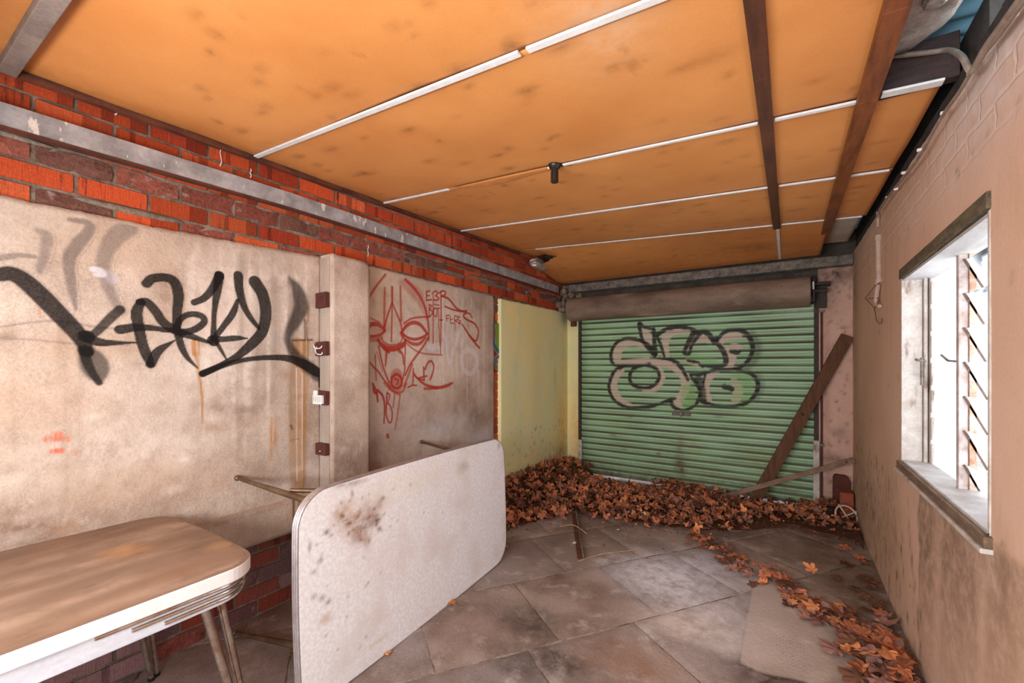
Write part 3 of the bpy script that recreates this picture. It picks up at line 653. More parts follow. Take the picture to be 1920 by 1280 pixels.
door = empty('door_1', (-1.0, YD, 0), 'green corrugated steel roller door covered in graffiti', 'roller door', kind='structure')
RP = .0755
prof = [(0,0),(.30,0),(.42,.2),(.50,.75),(.62,1),(.74,.75),(.82,.2),(.94,0)]
zs, dy, ph = [], [], []
zz = .03; k = 0
while zz < 2.03:
    for f, d in prof: zs.append(.03 + (k+f)*RP); dy.append(d*.012); ph.append(f)
    k += 1; zz = .03 + k*RP
zs = np.array(zs); dy = np.array(dy); ph = np.array(ph)
def door_stain(Xg, Zg, PHg):
    st = np.zeros(Xg.shape + (4,))
    nz = np.array([[mnoise.noise(Vector((Xg[i,j]*2.2, Zg[i,j]*9, 2))) for j in range(Xg.shape[1])] for i in range(Xg.shape[0])])
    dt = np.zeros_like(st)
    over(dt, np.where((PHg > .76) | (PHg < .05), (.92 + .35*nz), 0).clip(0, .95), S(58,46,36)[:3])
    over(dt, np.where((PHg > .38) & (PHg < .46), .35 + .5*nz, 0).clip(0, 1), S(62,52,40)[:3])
    over(st, (np.clip((1.0-Zg)/1.0, 0, 1)*(.35+.6*nz)).clip(0, .8)*.7, S(110,96,62)[:3])
    over(st, np.clip((.22-Zg)/.2, 0, 1)*.6, S(72,62,48)[:3])
    for (u, v, ru, rv, al) in ((1275,880,.06,.14,.9),(1275,850,.04,.2,.5),(1195,560,.02,.02,0),(1180,780,.06,.02,.7),(1345,780,.06,.015,.6),(1170,840,.03,.02,.6),(1235,850,.02,.02,.7),(1150,815,.04,.02,.6)):
        p = ony(u, v, YD); over(st, np.exp(-(((Xg-p.x)/ru)**2+((Zg-p.z)/rv)**2))*al, S(88,62,44)[:3])
    p = ony(1490, 585, YD); over(st, np.exp(-(((Xg-p.x)/.3)**2+((Zg-p.z)/.05)**2))*.5, S(190,210,180)[:3])
    over(st, np.clip((-2.12-Xg)/.08,0,1)*.4, S(80,80,50)[:3])
    return {'stain_light': st, 'dirt': dt}
Xg, Zg = np.meshgrid(np.linspace(-2.235, .215, 124), zs); Dg = np.repeat(dy[:, None], 124, 1); Pg = np.repeat(ph[:, None], 124, 1)
grid_obj('curtain', Xg, YD - Dg, Zg, np.ones((len(zs)-1, 123), bool), green, door, door_stain(Xg, Zg, Pg), smooth=False)
# graffiti on the door
z3c = lambda X, Y: (1040 + X/2.56, 460 + Y/2.56)
def k3D(u, v):
    p = ony(u, v, YD-.006); return (p.x, p.z), depth(p)
sel = (zs > .72) & (zs < 1.93)
zsub = zs[sel]
xa = np.linspace(-2.0, .0, 334); Xg, Zg = np.meshgrid(xa, zsub); Dg = np.repeat(dy[sel][:, None], 334, 1); Pg = np.repeat(ph[sel][:, None], 334, 1)
# paint is evaluated on an even fine grid, then sampled at the ribs
zf = np.linspace(zsub[0], zsub[-1], 220); XA, ZA = np.meshgrid(xa, zf); Rf = np.zeros(XA.shape + (4,))
BEI = S(200,182,168)[:3]; GR2 = S(118,178,96)[:3]
dg = [(p, w, .9, 10, BEI) for p, w in (
 ([(300,540),(305,500),(340,470),(390,468),(430,490)],[40,44,44,34,20]), ([(290,565),(400,560),(480,555),(560,572),(615,620),(628,690),(590,745)],[20,36,44,44,42,36,30]), ([(320,600),(285,640),(284,690),(310,740),(360,765)],[30,40,40,36,20]),
 ([(500,590),(512,640),(480,685),(430,700)],[30,34,30,20]), ([(425,395),(445,440),(455,480)],[24,40,20]), ([(535,530),(530,460),(560,415),(620,408),(665,415)],[30,36,40,36,20]), ([(640,500),(665,460),(700,440),(740,455)],[14,24,40,30]),
 ([(780,480),(820,440),(870,430),(890,440)],[24,36,40,20]), ([(820,500),(845,540),(830,580)],[40,50,40]), ([(890,490),(860,480)],[24,30]), ([(775,610),(735,640),(722,690),(745,745)],[24,36,36,20]), ([(860,650),(880,690),(870,740)],[30,44,40]), ([(630,640),(620,700),(590,750),(600,775)],[40,36,40,30]), ([(640,555),(700,575)],[24,20]))]
dg += [([(640,690),(640,750)],[60,70],.5,14,GR2), ([(900,640),(900,740)],[90,90],.4,20,GR2), ([(650,540),(760,560)],[40,40],.4,14,GR2),
 ([(945,430),(968,480),(958,545),(920,590)],[36,44,40,30],.5,26), ([(970,620),(990,670),(970,730)],[30,34,30],.4,26), ([(690,640),(705,690),(712,745)],[34,36,30],.8,12)]
dg += [(p, w, .95, 5) for p, w in (
 ([(482,522),(462,490),(430,465),(390,450),(340,447),(300,465),(276,500),(270,540),(285,570),(330,578),(400,576),(455,566)],[24,20,18,18,16,16,16,16,16,16,14,12]),
 ([(405,378),(415,430),(430,470),(480,520)],[20,16,16,30]), ([(410,378),(430,392),(470,402)],[24,14,10]), ([(475,402),(478,450),(482,512)],[18,18,26]), ([(492,438),(510,480),(526,530)],[14,16,12]),
 ([(492,432),(530,405),(590,391),(650,400),(684,416)],[18,20,20,20,22]), ([(672,412),(650,450),(632,488),(622,515),(645,520),(657,480),(690,432),(712,413),(742,430),(762,460)],[26,24,20,18,16,16,20,24,26,20]),
 ([(760,455),(790,480),(815,520),(822,560),(800,577),(750,580),(700,570)],[18,22,24,24,22,20,14]), ([(775,462),(810,420),(860,405),(910,415),(940,450),(950,500),(930,550),(890,585),(840,596),(760,600),(700,618),(650,618)],[16,18,20,22,22,20,18,18,18,18,16,12]),
 ([(848,508),(875,516),(892,506)],[20,18,10]), ([(335,580),(290,600),(266,650),(262,690),(285,740),(340,774),(400,778),(470,770),(530,750),(575,733)],[14,16,16,16,16,16,16,16,16,18]),
 ([(432,573),(380,590),(360,630),(375,668),(432,685),(480,668),(502,630),(485,590),(432,573)],17), ([(500,538),(570,553),(610,590),(640,645)],[10,18,20,14]), ([(460,538),(560,546)],[10,12]),
 ([(555,740),(572,775),(620,790),(670,770),(690,740),(700,700),(680,660),(655,630)],[20,18,14,14,16,18,20,16]), ([(700,742),(740,760),(800,772),(870,770),(930,750),(965,710),(976,670),(960,630),(920,607),(860,597)],[20,18,18,18,18,18,20,18,18,16]),
 ([(722,620),(710,680)],[12,10]), ([(815,676),(850,688)],[28,24]), ([(640,552),(680,560),(712,580)],[14,14,18]), ([(780,440),(765,470)],[20,18]))]
wall_strokes(XA, ZA, Rf, dg, z3c, 2.56, S(38,34,32)[:3], None, k3D)
idx = np.clip(np.round((zsub - zf[0])/(zf[1]-zf[0])).astype(int), 0, len(zf)-1)
R = Rf[idx].copy()
R[..., 3] *= np.where((Pg > .76) | (Pg < .05), .8, 1.0)
o = grid_obj('door_graffiti', Xg, YD - Dg - .0018, Zg, quads_where(R[..., 3], .04), green, door, dict(door_stain(Xg, Zg, Pg), paint=R), smooth=False)
o['label'] = 'bubble letter graffiti with black outlines and beige highlights'
# lock handle, guides, bottom rail
p = ony(1278, 776, YD)
mb = MB(); mb.box((p.x-.10, YD-.024, p.z-.02), (p.x-.02, YD-.004, p.z+.02)); mb.box((p.x+.0, YD-.024, p.z-.02), (p.x+.1, YD-.004, p.z+.02)); mb.tube([(p.x-.02,YD-.03,p.z-.005),(p.x,YD-.045,p.z-.02),(p.x+.02,YD-.03,p.z-.005)], .008, 8)
mb.build('lock_handle', steel_dirty, door, bevel=.006)
MB().box((-2.262, YD-.03, .0), (-2.225, YD+.02, 1.96)).build('guide_rail', black_iron, door, bevel=.003)
MB().box((.203, YD-.035, .0), (.238, YD+.02, 2.1)).build('guide_rail', black_iron, door, bevel=.003)
MB().box((-2.225, YD-.012, .022), (.203, YD+.006, .05)).build('bottom_rail', steel_dirty, door, bevel=.003)
# drum
drum = empty('door_drum', (-1.07, 4.952, 2.08), 'rolled up dirty brown drum above the green door', 'roller drum')
mb = MB(); n = 40
P = [(-2.325,0),(-2.32,.135),(-2.315,.145),(.165,.145),(.17,.135),(.175,0)]
ring = []
for (x, r) in P:
    for k in range(n):
        a = 2*math.pi*k/n; rr = max(r, .001); ring.append((x, 4.952+rr*math.cos(a), 2.08+rr*math.sin(a)))
mb.add(ring, [(i*n+k, i*n+(k+1)%n, (i+1)*n+(k+1)%n, (i+1)*n+k) for i in range(len(P)-1) for k in range(n)])
mb.build('roll', drum_m, drum, smooth=True)
MB().tube([(-2.40,4.952,2.08),(-2.32,4.952,2.08)], .02, 12).build('axle', black_iron, drum, smooth=True); MB().tube([(.17,4.952,2.08),(.30,4.952,2.08)], .02, 12).build('axle', black_iron, drum, smooth=True)
mb = MB(); mb.box((.185, 4.90, 1.98), (.205, 5.05, 2.19)); mb.box((.185, 4.98, 2.14), (.325, 5.085, 2.17)); mb.box((.215, 5.05, 1.93), (.30, 5.085, 2.15)); mb.box((.29, 5.05, 2.13), (.33, 5.085, 2.18))
mb.build('bracket', black_iron, drum, bevel=.004)
mb = MB(); mb.box((-2.345, 4.92, 1.96), (-2.33, 5.08, 2.15)); mb.box((-2.36, 5.05, 1.88), (-2.29, 5.085, 2.1)); mb.build('bracket', rust, drum, bevel=.004)
MB().tube([(.19,4.885,2.09),(.19,4.885,2.16)], .008, 8).build('pin', white_plastic, drum)
# pipe beside the right guide
pp = empty('conduit_pipe', (.262, 5.06, 0), 'thin rusty vertical pipe beside the right door guide', 'pipe')
MB().tube([(.262,5.068,.03),(.262,5.068,1.9)], .009, 8).build('tube', rust, pp, smooth=True)
for z in (1.9,1.28,.62): MB().box((.248,5.05,z-.012),(.28,5.088,z+.012)).build('saddle_clip', steel_dirty, pp)
# jamb boards
mb = MB(); mb.box((-2.25, YD-.055, .0), (-2.205, YD-.033, .44)); o = mb.build('jamb_board', white_paint, None, bevel=.003); tag(o, 'short pale pink board standing at the left edge of the roller door', 'board')
mb = MB(); mb.box((.195, YD-.06, .0), (.245, YD-.038, .66)); o = mb.build('jamb_board', white_paint, None, bevel=.003); tag(o, 'short peeling white board standing at the right edge of the roller door', 'board')

# ================================================================ RIGHT WALL, WINDOW
wall_right = empty('wall_right', (0,0,0), 'tan painted wall on the right with the window in it', 'wall', kind='structure')
WY0, WY1, WZ0, WZ1 = 1.83, 3.005, .865, 1.85
def rtop(y): return 2.335 + .028*(y-1.7)
ya = np.concatenate([np.arange(-.45, WY0-.006, .02), [WY0], np.arange(WY0+.02, WY1-.006, .02), [WY1], np.arange(WY1+.02, 5.12, .02)])
zb_ = np.concatenate([np.arange(0, WZ0-.006, .02), [WZ0], np.arange(WZ0+.02, WZ1-.006, .02), [WZ1], np.arange(WZ1+.02, 2.294, .02), [2.30]])
A, Z = np.meshgrid(ya, zb_); top = np.array([rtop(y) for y in ya]) + .008*np.array([mnoise.noise(Vector((y*9,0,7))) for y in ya])
Z2 = np.where(Z > WZ1, WZ1 + (Z-WZ1)*(top[None,:]-WZ1)/(2.30-WZ1), Z)
Xw = XR + np.array([[.003*mnoise.noise(Vector((A[i,j]*2.5, Z2[i,j]*2.5, 11))) for j in range(A.shape[1])] for i in range(A.shape[0])])
# painted brick courses showing above the render
lump = np.zeros_like(A)
for i in range(A.shape[0]):
    z = Z2[i]; up = np.clip((z - 2.02 - .03*np.sin(ya*5))/.06, 0, 1)
    row = np.floor((z - 2.0)/.086); fz = ((z-2.0)/.086) % 1; fy = ((ya + (row % 2)*.12)/.24) % 1
    j = (fz < .14) | (fy < .06); lump[i] = np.where(j, .0015, -.001)*up
Xw = Xw + lump
def rst(A, Z):
    st = blobs(A, Z, [])
    edge = lambda v, a, w: np.clip((a - v)/w + .5, 0, 1)
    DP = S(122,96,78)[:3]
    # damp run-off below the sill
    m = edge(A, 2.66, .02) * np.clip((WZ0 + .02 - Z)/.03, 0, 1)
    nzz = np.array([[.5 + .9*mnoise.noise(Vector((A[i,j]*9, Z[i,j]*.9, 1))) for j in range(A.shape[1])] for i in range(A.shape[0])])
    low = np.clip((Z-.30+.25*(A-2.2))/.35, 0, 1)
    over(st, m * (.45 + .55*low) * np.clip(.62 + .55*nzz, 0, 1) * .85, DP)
    over(st, np.exp(-((A-2.69)/.02)**2) * np.clip((.84-Z)/.05, 0, 1)*.35, S(206,176,150)[:3])
    for (y, z, ry, rz, c, al) in ((1.9,2.2,.5,.2,S(222,212,212)[:3],.6),(2.8,2.12,.5,.12,S(216,200,192)[:3],.4),(4.6,.5,.5,.6,S(152,128,96)[:3],.5),(4.0,.3,.9,.25,S(130,104,76)[:3],.5),(3.4,1.2,.2,.9,S(196,170,140)[:3],.35),(4.9,1.2,.15,1.0,S(150,118,96)[:3],.5),(3.3,.5,.3,.4,S(150,120,92)[:3],.4),(4.95,2.1,.15,.25,DRK,.5),(1.6,.5,.3,.4,S(196,156,126)[:3],.3)):
        over(st, np.exp(-(((A-y)/ry)**2+((Z-z)/rz)**2))*al, c)
    r2 = np.random.RandomState(8)
    for _ in range(190):
        y = r2.uniform(2.6, 5.0); z = r2.uniform(.0, .8)**1.3
        over(st, np.exp(-(((A-y)/r2.uniform(.01,.02))**2+((Z-z)/r2.uniform(.01,.05))**2))*r2.uniform(.4,.95), DRK)
    for _ in range(30):
        y = r2.uniform(1.5, 5.0); z = r2.uniform(.8, 2.2)
        over(st, np.exp(-(((A-y)/.012)**2+((Z-z)/.012)**2))*.7, DRK)
    return st
hole = ~((A[:-1,:-1] >= WY0-1e-6) & (A[1:,1:] <= WY1+1e-6) & (Z[:-1,:-1] >= WZ0-1e-6) & (Z[1:,1:] <= WZ1+1e-6))
grid_obj('painted_face', Xw, A, Z2, hole, rwall, wall_right, {'stain_light': rst(A, Z2)}, flip=True)
mb = MB(); x0, x1 = XR+.008, XR+.11
mb.box((x0, -.45, -.05), (x1, WY0, 2.29)); mb.box((x0, WY1, -.05), (x1, 5.35, 2.32)); mb.box((x0, WY0, -.05), (x1, WY1, WZ0)); mb.box((x0, WY0, WZ1), (x1, WY1, 2.31))
mb.build('masonry_core', mat('core_masonry', S(226,222,216), S(206,200,194), 6, .9, bump=.2), wall_right)

win = empty('window_1', (XR+.06, 2.42, .86), 'white louvre window with frosted blades in the right wall', 'window', kind='structure')
# timber head, soffit, far jamb, sill
mb = MB(); mb.beam((XR+.002, WY0-.01, 1.868), (XR+.002, WY1+.01, 1.858), .03, .052); mb.build('head_timber', lintel_wood, win, bevel=.004)
mb = MB(); mb.box((XR-.002, WY0, 1.822), (XR+.16, WY1, 1.834)); mb.build('window_soffit', mat('soffit_paint', S(196,192,190), S(182,176,172), 8, .7, bump=.1), win)
mb = MB(); mb.box((XR-.006, WY1-.012, WZ0), (XR+.075, WY1+.006, 1.84)); mb.box((XR+.078, WY1-.03, WZ0), (XR+.092, WY1+.004, 1.83)); mb.box((XR+.098, WY1-.04, WZ0), (XR+.115, WY1+.004, 1.83)); mb.build('window_jamb', white_paint, win, bevel=.003)
mb = MB(); mb.box((XR-.004, WY0-.004, WZ0), (XR+.13, WY0+.012, 1.84)); mb.build('window_jamb', white_paint, win, bevel=.003)
mb = MB(); mb.box((XR-.004, WY0-.005, .868), (XR+.16, WY1, .888)); mb.build('window_sill', mat('white_sill', S(196,194,192), S(170,162,154), 10, .6, bump=.2, fine=.2), win, bevel=.004)
mb = MB(); mb.box((XR-.02, WY0-.02, .842), (XR+.006, WY1+.03, .878)); mb.build('sill_nosing', sill_wood, win, bevel=.005)
mb = MB(); mb.box((XR-.028, WY0-.02, .826), (XR+.006, WY1+.045, .842)); mb.build('sill_lip', white_paint, win, bevel=.004)
XM = XR + .07; YM = 2.43
mb = MB(); mb.box((XM, YM-.016, .885), (XM+.028, YM+.016, 1.828)); mb.build('mullion', mat('mullion_paint', S(206,196,196), S(170,148,136), 16, .6, bump=.2), win, bevel=.003)
mb = MB(); mb.box((XM+.03, YM-.022, .885), (XM+.05, YM-.004, 1.828))
mb.build('louvre_channel', mat('rusty_channel', S(214,196,182), S(168,120,90), 18, .7, bump=.2), win)
mb = MB(); mb.tube([(XM+.01, WY1-.05, 1.40), (XM-.03, WY1-.06, 1.41)], .006, 8); mb.tube([(XM-.005, WY1-.05, 1.28), (XM-.005, WY1-.05, 1.42)], .006, 8); mb.build('latch', steel_dirty, win)
mb = MB(); mb.tube([(XM+.012, YM+.012, 1.395),(XM-.02, YM+.03,1.40),(XM-.035,YM+.055,1.425)], .005, 8); mb.build('louvre_lever', steel_dirty, win)
clip_m = mat('brown_clip', S(110,84,70), S(90,70,60), 20, .7, bump=0)
zl0 = .80; SP = .1365
for k in range(7):                 # near bay: open blades
    ztop = 1.80 - k*SP
    a = math.radians(24); c0 = Vector((XM+.022, 0, ztop)); d = Vector((math.sin(a), 0, -math.cos(a)))*.158; nrm = Vector((math.cos(a),0,math.sin(a)))*.003
    vs = []; nA, nB = 40, 12
    yy = np.linspace(WY0+.02, YM-.02, nA); tt = np.linspace(0, 1, nB); Yg, Tg = np.meshgrid(yy, tt)
    for sgn in (1,):
        Xg_ = c0.x + d.x*Tg; Zg_ = c0.z + d.z*Tg
        R = np.zeros(Yg.shape + (4,))
        if k in (0, 1, 2):
            for i in range(nB):
                for j in range(nA):
                    q = Vector((Xg_[i,j], Yg[i,j], Zg_[i,j])); fdep = depth(q); u = 960 + F*(CS*q.x + SN*q.y)/fdep; v = HOR - F*(q.z-CH)/fdep
                    g = 0
                    if k == 0 and u > 1815: g = .9*math.exp(-(((u-1848)/26)**2 + ((v-478)/34)**2)*.8) if ((u-1852)/10)**2+((v-492)/16)**2 > 1 else .35
                    if k >= 1 and u > 1800: g = .85*math.exp(-(((u-1846)/34)**2 + ((v-540)/30)**2))*(.55+.45*math.sin(u*.35+v*.2))
                    R[i, j] = (.05, .06, .07, g)
    mb = MB()
    V = []
    for s_ in (0, 1):
        for i in range(nB):
            for j in range(nA):
                V.append((Xg_[i,j]+nrm.x*2*s_, Yg[i,j], Zg_[i,j]+nrm.z*2*s_))
    Fs = [(i*nA+j, i*nA+j+1, (i+1)*nA+j+1, (i+1)*nA+j) for i in range(nB-1) for j in range(nA-1)]
    o_ = nA*nB
    Fs += [tuple(o_+x for x in reversed(f)) for f in Fs]
    bd = [j for j in range(nA)] + [i*nA+nA-1 for i in range(1, nB)] + [(nB-1)*nA+j for j in range(nA-2, -1, -1)] + [i*nA for i in range(nB-2, 0, -1)]
    Fs += [(bd[q], o_+bd[q], o_+bd[(q+1)%len(bd)], bd[(q+1)%len(bd)]) for q in range(len(bd))]
    mb.v = V; mb.f = Fs; mb.c = [tuple(x) for x in R.reshape(-1, 4)]*2
    bl = mb.build('louvre_blade', glass, win, attr='paint')
    # metal clip holding the far end of the blade
    e0 = Vector((c0.x-.004, YM-.02, ztop+.006)); e1 = e0 + d*1.03
    MB().beam(e0 - nrm*1.5, e1 - nrm*1.5, .004, .007, up=(1,0,.4)).build('blade_clip', clip_m, bl)
for k in range(7):                 # far bay: closed blades
    ztop = 1.82 - k*SP; a = math.radians(4)
    mb = MB(); mb.cur = (0,0,0,0); mb.beam((XM+.03+.01, YM+.02, ztop-.075), (XM+.04, WY1-.045, ztop-.075), .006, .15, up=(math.sin(a), 0, math.cos(a)))
    bl = mb.build('louvre_blade', glass, win, attr='paint')
    MB().box((XM+.028, WY1-.062, ztop-.13), (XM+.048, WY1-.042, ztop-.02)).build('blade_clip', white_paint, bl, bevel=.003)

# ================================================================ CEILING
ceiling = empty('ceiling', (0,0,0), 'sloping orange painted hardboard ceiling', 'ceiling', kind='structure')
YJ = [-.55, .33, 1.21, 2.09, 2.95, 3.87]
def cst(A, B):
    st = np.zeros(A.shape + (4,)); DK = S(120,70,32)[:3]
    def cb(u, v, ra, rb, c, al):
        p = onceil(u, v); over(st, np.exp(-(((A-p.x)/ra)**2+((B-p.y)/rb)**2))*al, c)
    cb(1110,60,.2,.25,S(240,190,140)[:3],.45); cb(1140,30,.12,.15,S(244,204,170)[:3],.45); cb(780,175,.03,.03,S(240,190,130)[:3],.6)  # first two blobs: a glare hot spot painted into the board colour
    for (u,v,r,al) in ((1040,255,.03,.6),(1030,262,.02,.6),(770,45,.02,.5),(775,65,.02,.5),(1080,430,.06,.6),(1310,385,.05,.5),(1410,455,.22,.6),(1060,520,.3,.3),(1010,265,.02,.5),(990,180,.04,.3),(605,95,.03,.3),(1290,440,.05,.4),(1250,385,.08,.4),(1330,110,.08,.3),(1180,120,.06,.3)):
        cb(u, v, r, r*.5, DK, al)
    over(st, np.clip((-2.2-A)/.26, 0, 1)**2*.55, DK); over(st, np.clip((B-3.9)/.9,0,1)*.35, S(150,84,30)[:3])  # shade along the left wall painted in; also darker towards the door
    for yj in YJ[1:]:
        over(st, np.exp(-((B-yj)/.05)**2)*.28, DK)
    r2 = np.random.RandomState(21)
    for _ in range(260):
        x, y = r2.uniform(-2.4,.4), r2.uniform(.2,4.6); over(st, np.exp(-(((A-x)/r2.uniform(.015,.05))**2+((B-y)/r2.uniform(.012,.022))**2))*r2.uniform(.25,.8), DK)
    return st
def sheet(name, x0, x1, y0, y1, m_, zf=None, mask=None):
    A, B = axes(x0, x1, y0, y1, .025)
    Zc = np.vectorize(zf or (lambda x, y: ceil_z(x, y) + .006*mnoise.noise(Vector((x*1.2, y*2.5, 0)))))(A, B)
    A2 = np.pad(A,1,mode='edge'); B2 = np.pad(B,1,mode='edge'); Z2_ = np.pad(Zc,1,mode='edge')
    for sl in ((0,slice(None)),(-1,slice(None)),(slice(None),0),(slice(None),-1)): Z2_[sl] += .006
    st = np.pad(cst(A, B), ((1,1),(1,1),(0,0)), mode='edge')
    mk = np.ones((A2.shape[0]-1, A2.shape[1]-1), bool) if mask is None else np.pad(mask(A, B)[:-1,:-1], 1, mode='edge')
    return grid_obj(name, A2, B2, Z2_, mk, m_, ceiling, {'stain_light': st}, flip=True)
XB1, XB2 = -.08, .245
for i in range(5):
    y0, y1 = YJ[i]+.002, YJ[i+1]-.002
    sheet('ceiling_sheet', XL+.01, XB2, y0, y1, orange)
    if i >= 3: sheet('ceiling_sheet', XB2, .455, y0, y1, orange)
def zlast(x, y):
    t = min(1, max(0, (y-3.87)/.95)); far = 2.418; z = ceil_z(x, 3.87)*(1-t) + far*t
    l = min(1, max(0, (-1.95 - x)/.45))
    z -= .075*l*(1-t)*(1 if y > 3.9 else 0) + .02*math.sin(t*3.1)*math.sin(x*3)
    return z
def mlast(A, B):
    return ~((A < -2.02) & (B < 4.02 + (-2.02-A)*.55))
sheet('ceiling_sheet', XL+.02, XB2, 3.875, 4.98, orange, zlast, mlast)
sheet('ceiling_sheet', XL+.01, -2.02, 3.875, 4.26, orange, lambda x, y: ceil_z(x, y)*(1-max(0,(x+2.25)/.23)) + zlast(x, y)*max(0,(x+2.25)/.23), lambda A, B: B < 4.05 + (-2.02-A)*.42)
sheet('ceiling_sheet', XB2, .43, 3.875, 4.75, white_board)
# cover strips along the joints
def strip(x0, x1, y, drop=.006, w=.026, lab=None):
    mb = MB(); n = max(1, int((x1-x0)/.35))
    for k in range(n):
        a = x0 + (x1-x0)*k/n; b = x0 + (x1-x0)*(k+1)/n
        mb.beam((a, y, ceil_z(a, y)-drop), (b, y, ceil_z(b, y)-drop), w, .009)
    return mb.build('cover_strip', strip_m, ceiling, bevel=.002)
strip(XL+.02, -.75, 1.21); strip(-.72, XB1-.03, 1.21); strip(XB1+.03, XB2-.03, 1.21)
p = onceil(838, 351).x
strip(XL+.02, p, 2.09, w=.018); strip(onceil(1052, 304).x, XB1-.03, 2.09, w=.018); strip(XB1+.03, XB2-.03, 2.09, w=.022); strip(XB2+.04, .45, 2.06, .012, .04)
strip(XL+.02, XB1-.02, 2.95, w=.018); strip(XB1+.03, XB2-.03, 2.95, w=.018); strip(XB2+.03, .44, 2.95, w=.018)
strip(-2.2, XB1-.02, 3.87, w=.016); strip(XB1+.03, XB2-.03, 3.87, w=.016); strip(XB2+.03, .43, 3.87, w=.016)
# grey joist strip over the camera side
mb = MB(); mb.beam((XL+.02, .325, ceil_z(XL, .33)-.018), (XB2, .325, ceil_z(XB2, .33)-.018), .05, .036); mb.build('grey_batten', mat('grey_batten', S(150,134,126), S(120,106,100), 8, .7, bump=.2), ceiling, bevel=.003)
# timber battens running toward the door
def batten(x, y0, y1, w, h, m_):
    mb = MB(); n = 10
    for k in range(n):
        a = y0 + (y1-y0)*k/n; b = y0 + (y1-y0)*(k+1)/n
        mb.beam((x, a, ceil_z(x, a)-h/2-.001), (x, b, ceil_z(x, b)-h/2-.001), w, h)
    return mb.build('timber_batten', m_, ceiling, bevel=.002)
batten(XB1, -.5, 3.95, .05, .02, brown_wood); batten(XB2, -.5, 4.6, .062, .03, orange_wood)
mb = MB(); mb.beam((XB1+.005, 3.98, zlast(XB1,3.98)-.006), (XB1+.005, 4.9, zlast(XB1,4.9)-.006), .022, .01); mb.build('cover_strip', strip_m, ceiling)

# roof space seen through the missing sheet
mb = MB(); nx, ny = 2, 420
for i in range(ny):
    y = -.35 + 5.8*i/(ny-1)
    for x in (-2.75, .95): mb.v.append((x, y, ceil_z(x, y)+.21 + .012*math.sin(2*math.pi*y/.11))); mb.c.append((0,0,0,0))
mb.f = [(2*i, 2*i+1, 2*i+3, 2*i+2) for i in range(ny-1)]
roof = mb.build('roof_sheet', blue_roof, None, smooth=True, fix=False); tag(roof, 'blue corrugated roof sheet seen through the ceiling hole', 'roof', kind='structure')
mb = MB(); mb.box((.262, 2.075, ceil_z(.3,2.1)-.005), (.495, 2.12, 2.535)); joist = mb.build('roof_joist', dark_wood, None, bevel=.003); tag(joist, 'dark timber joist behind the white strip at the ceiling hole', 'joist')
def blanket(name, cx, cy, z0, rx, ry, rz, m_, label, seed):
    mb = MB(); n, m = 40, 24
    for i in range(m+1):
        t = math.pi*i/m
        for k in range(n):
            a = 2*math.pi*k/n; d = Vector((math.sin(t)*math.cos(a), math.sin(t)*math.sin(a), math.cos(t)))
            f = 1 + .16*mnoise.noise(d*2.2 + Vector((seed,0,0))) + .06*mnoise.noise(Vector((d.x*3, d.y*9, d.z*9)) + Vector((0,seed,0)))
            px = math.copysign(abs(d.x)**.6, d.x); py = math.copysign(abs(d.y)**.6, d.y)
            mb.v.append((cx+rx*px*f, cy+ry*py*f, z0+rz*d.z*f)); mb.c.append((0,0,0,0))
    mb.f = [(i*n+k, (i+1)*n+k, (i+1)*n+(k+1)%n, i*n+(k+1)%n) for i in range(m) for k in range(n)]
    o = mb.build(name, m_, None, smooth=True); o.modifiers.clear(); return tag(o, label, 'insulation')
blanket('insulation_blanket', .285, 1.66, 2.505, .165, .36, .06, foil, 'grey foil insulation sagging through the hole by the right wall', 3)
blanket('insulation_patch', .36, 1.70, 2.440, .03, .045, .012, foil_bright, 'shiny silver tear on the underside of the sagging insulation', 8)
p = onx(1006, 497, -2.40)
blanket('foil_scrap', p.x+.03, p.y, p.z+.005, .06, .15, .062, foil_bright, 'crumpled silver foil hanging out of the torn far ceiling corner', 12)

# lamp holder and its wire
lp = onceil(1040, 309)
lamp = empty('lamp_holder', lp, 'black bare lamp holder on the orange ceiling', 'lamp holder')
mb = MB(); mb.tube([lp+Vector((0,0,.0)), lp+Vector((0,0,-.006)), lp+Vector((0,0,-.016)), lp+Vector((0,0,-.026))], [.036,.036,.030,.020], 20); mb.build('base', bakelite, lamp, smooth=True)
mb = MB(); mb.tube([lp+Vector((0,0,-.02)), lp+Vector((0,0,-.04)), lp+Vector((0,0,-.041)), lp+Vector((0,0,-.092)), lp+Vector((0,0,-.095))], [.019,.019,.0215,.0215,.018], 20); mb.build('socket', bakelite, lamp, smooth=True)
MB().beam(lp+Vector((.03,.012,-.006)), lp+Vector((.085,.02,-.010)), .022, .006).build('cover_tab', bakelite, lamp)
P = [onceil(u, v, .004) for u, v in ((1033,316),(1000,325),(960,337),(920,346),(880,350),(838,351))]
MB().tube([tuple(q) for q in catmull([tuple(q) for q in P], 5)], .0045, 6).build('wire', cable_brown, lamp, smooth=True)
MB().ball(lp+Vector((-.03,-.01,-.012)), .008).build('terminal', white_plastic, lamp)

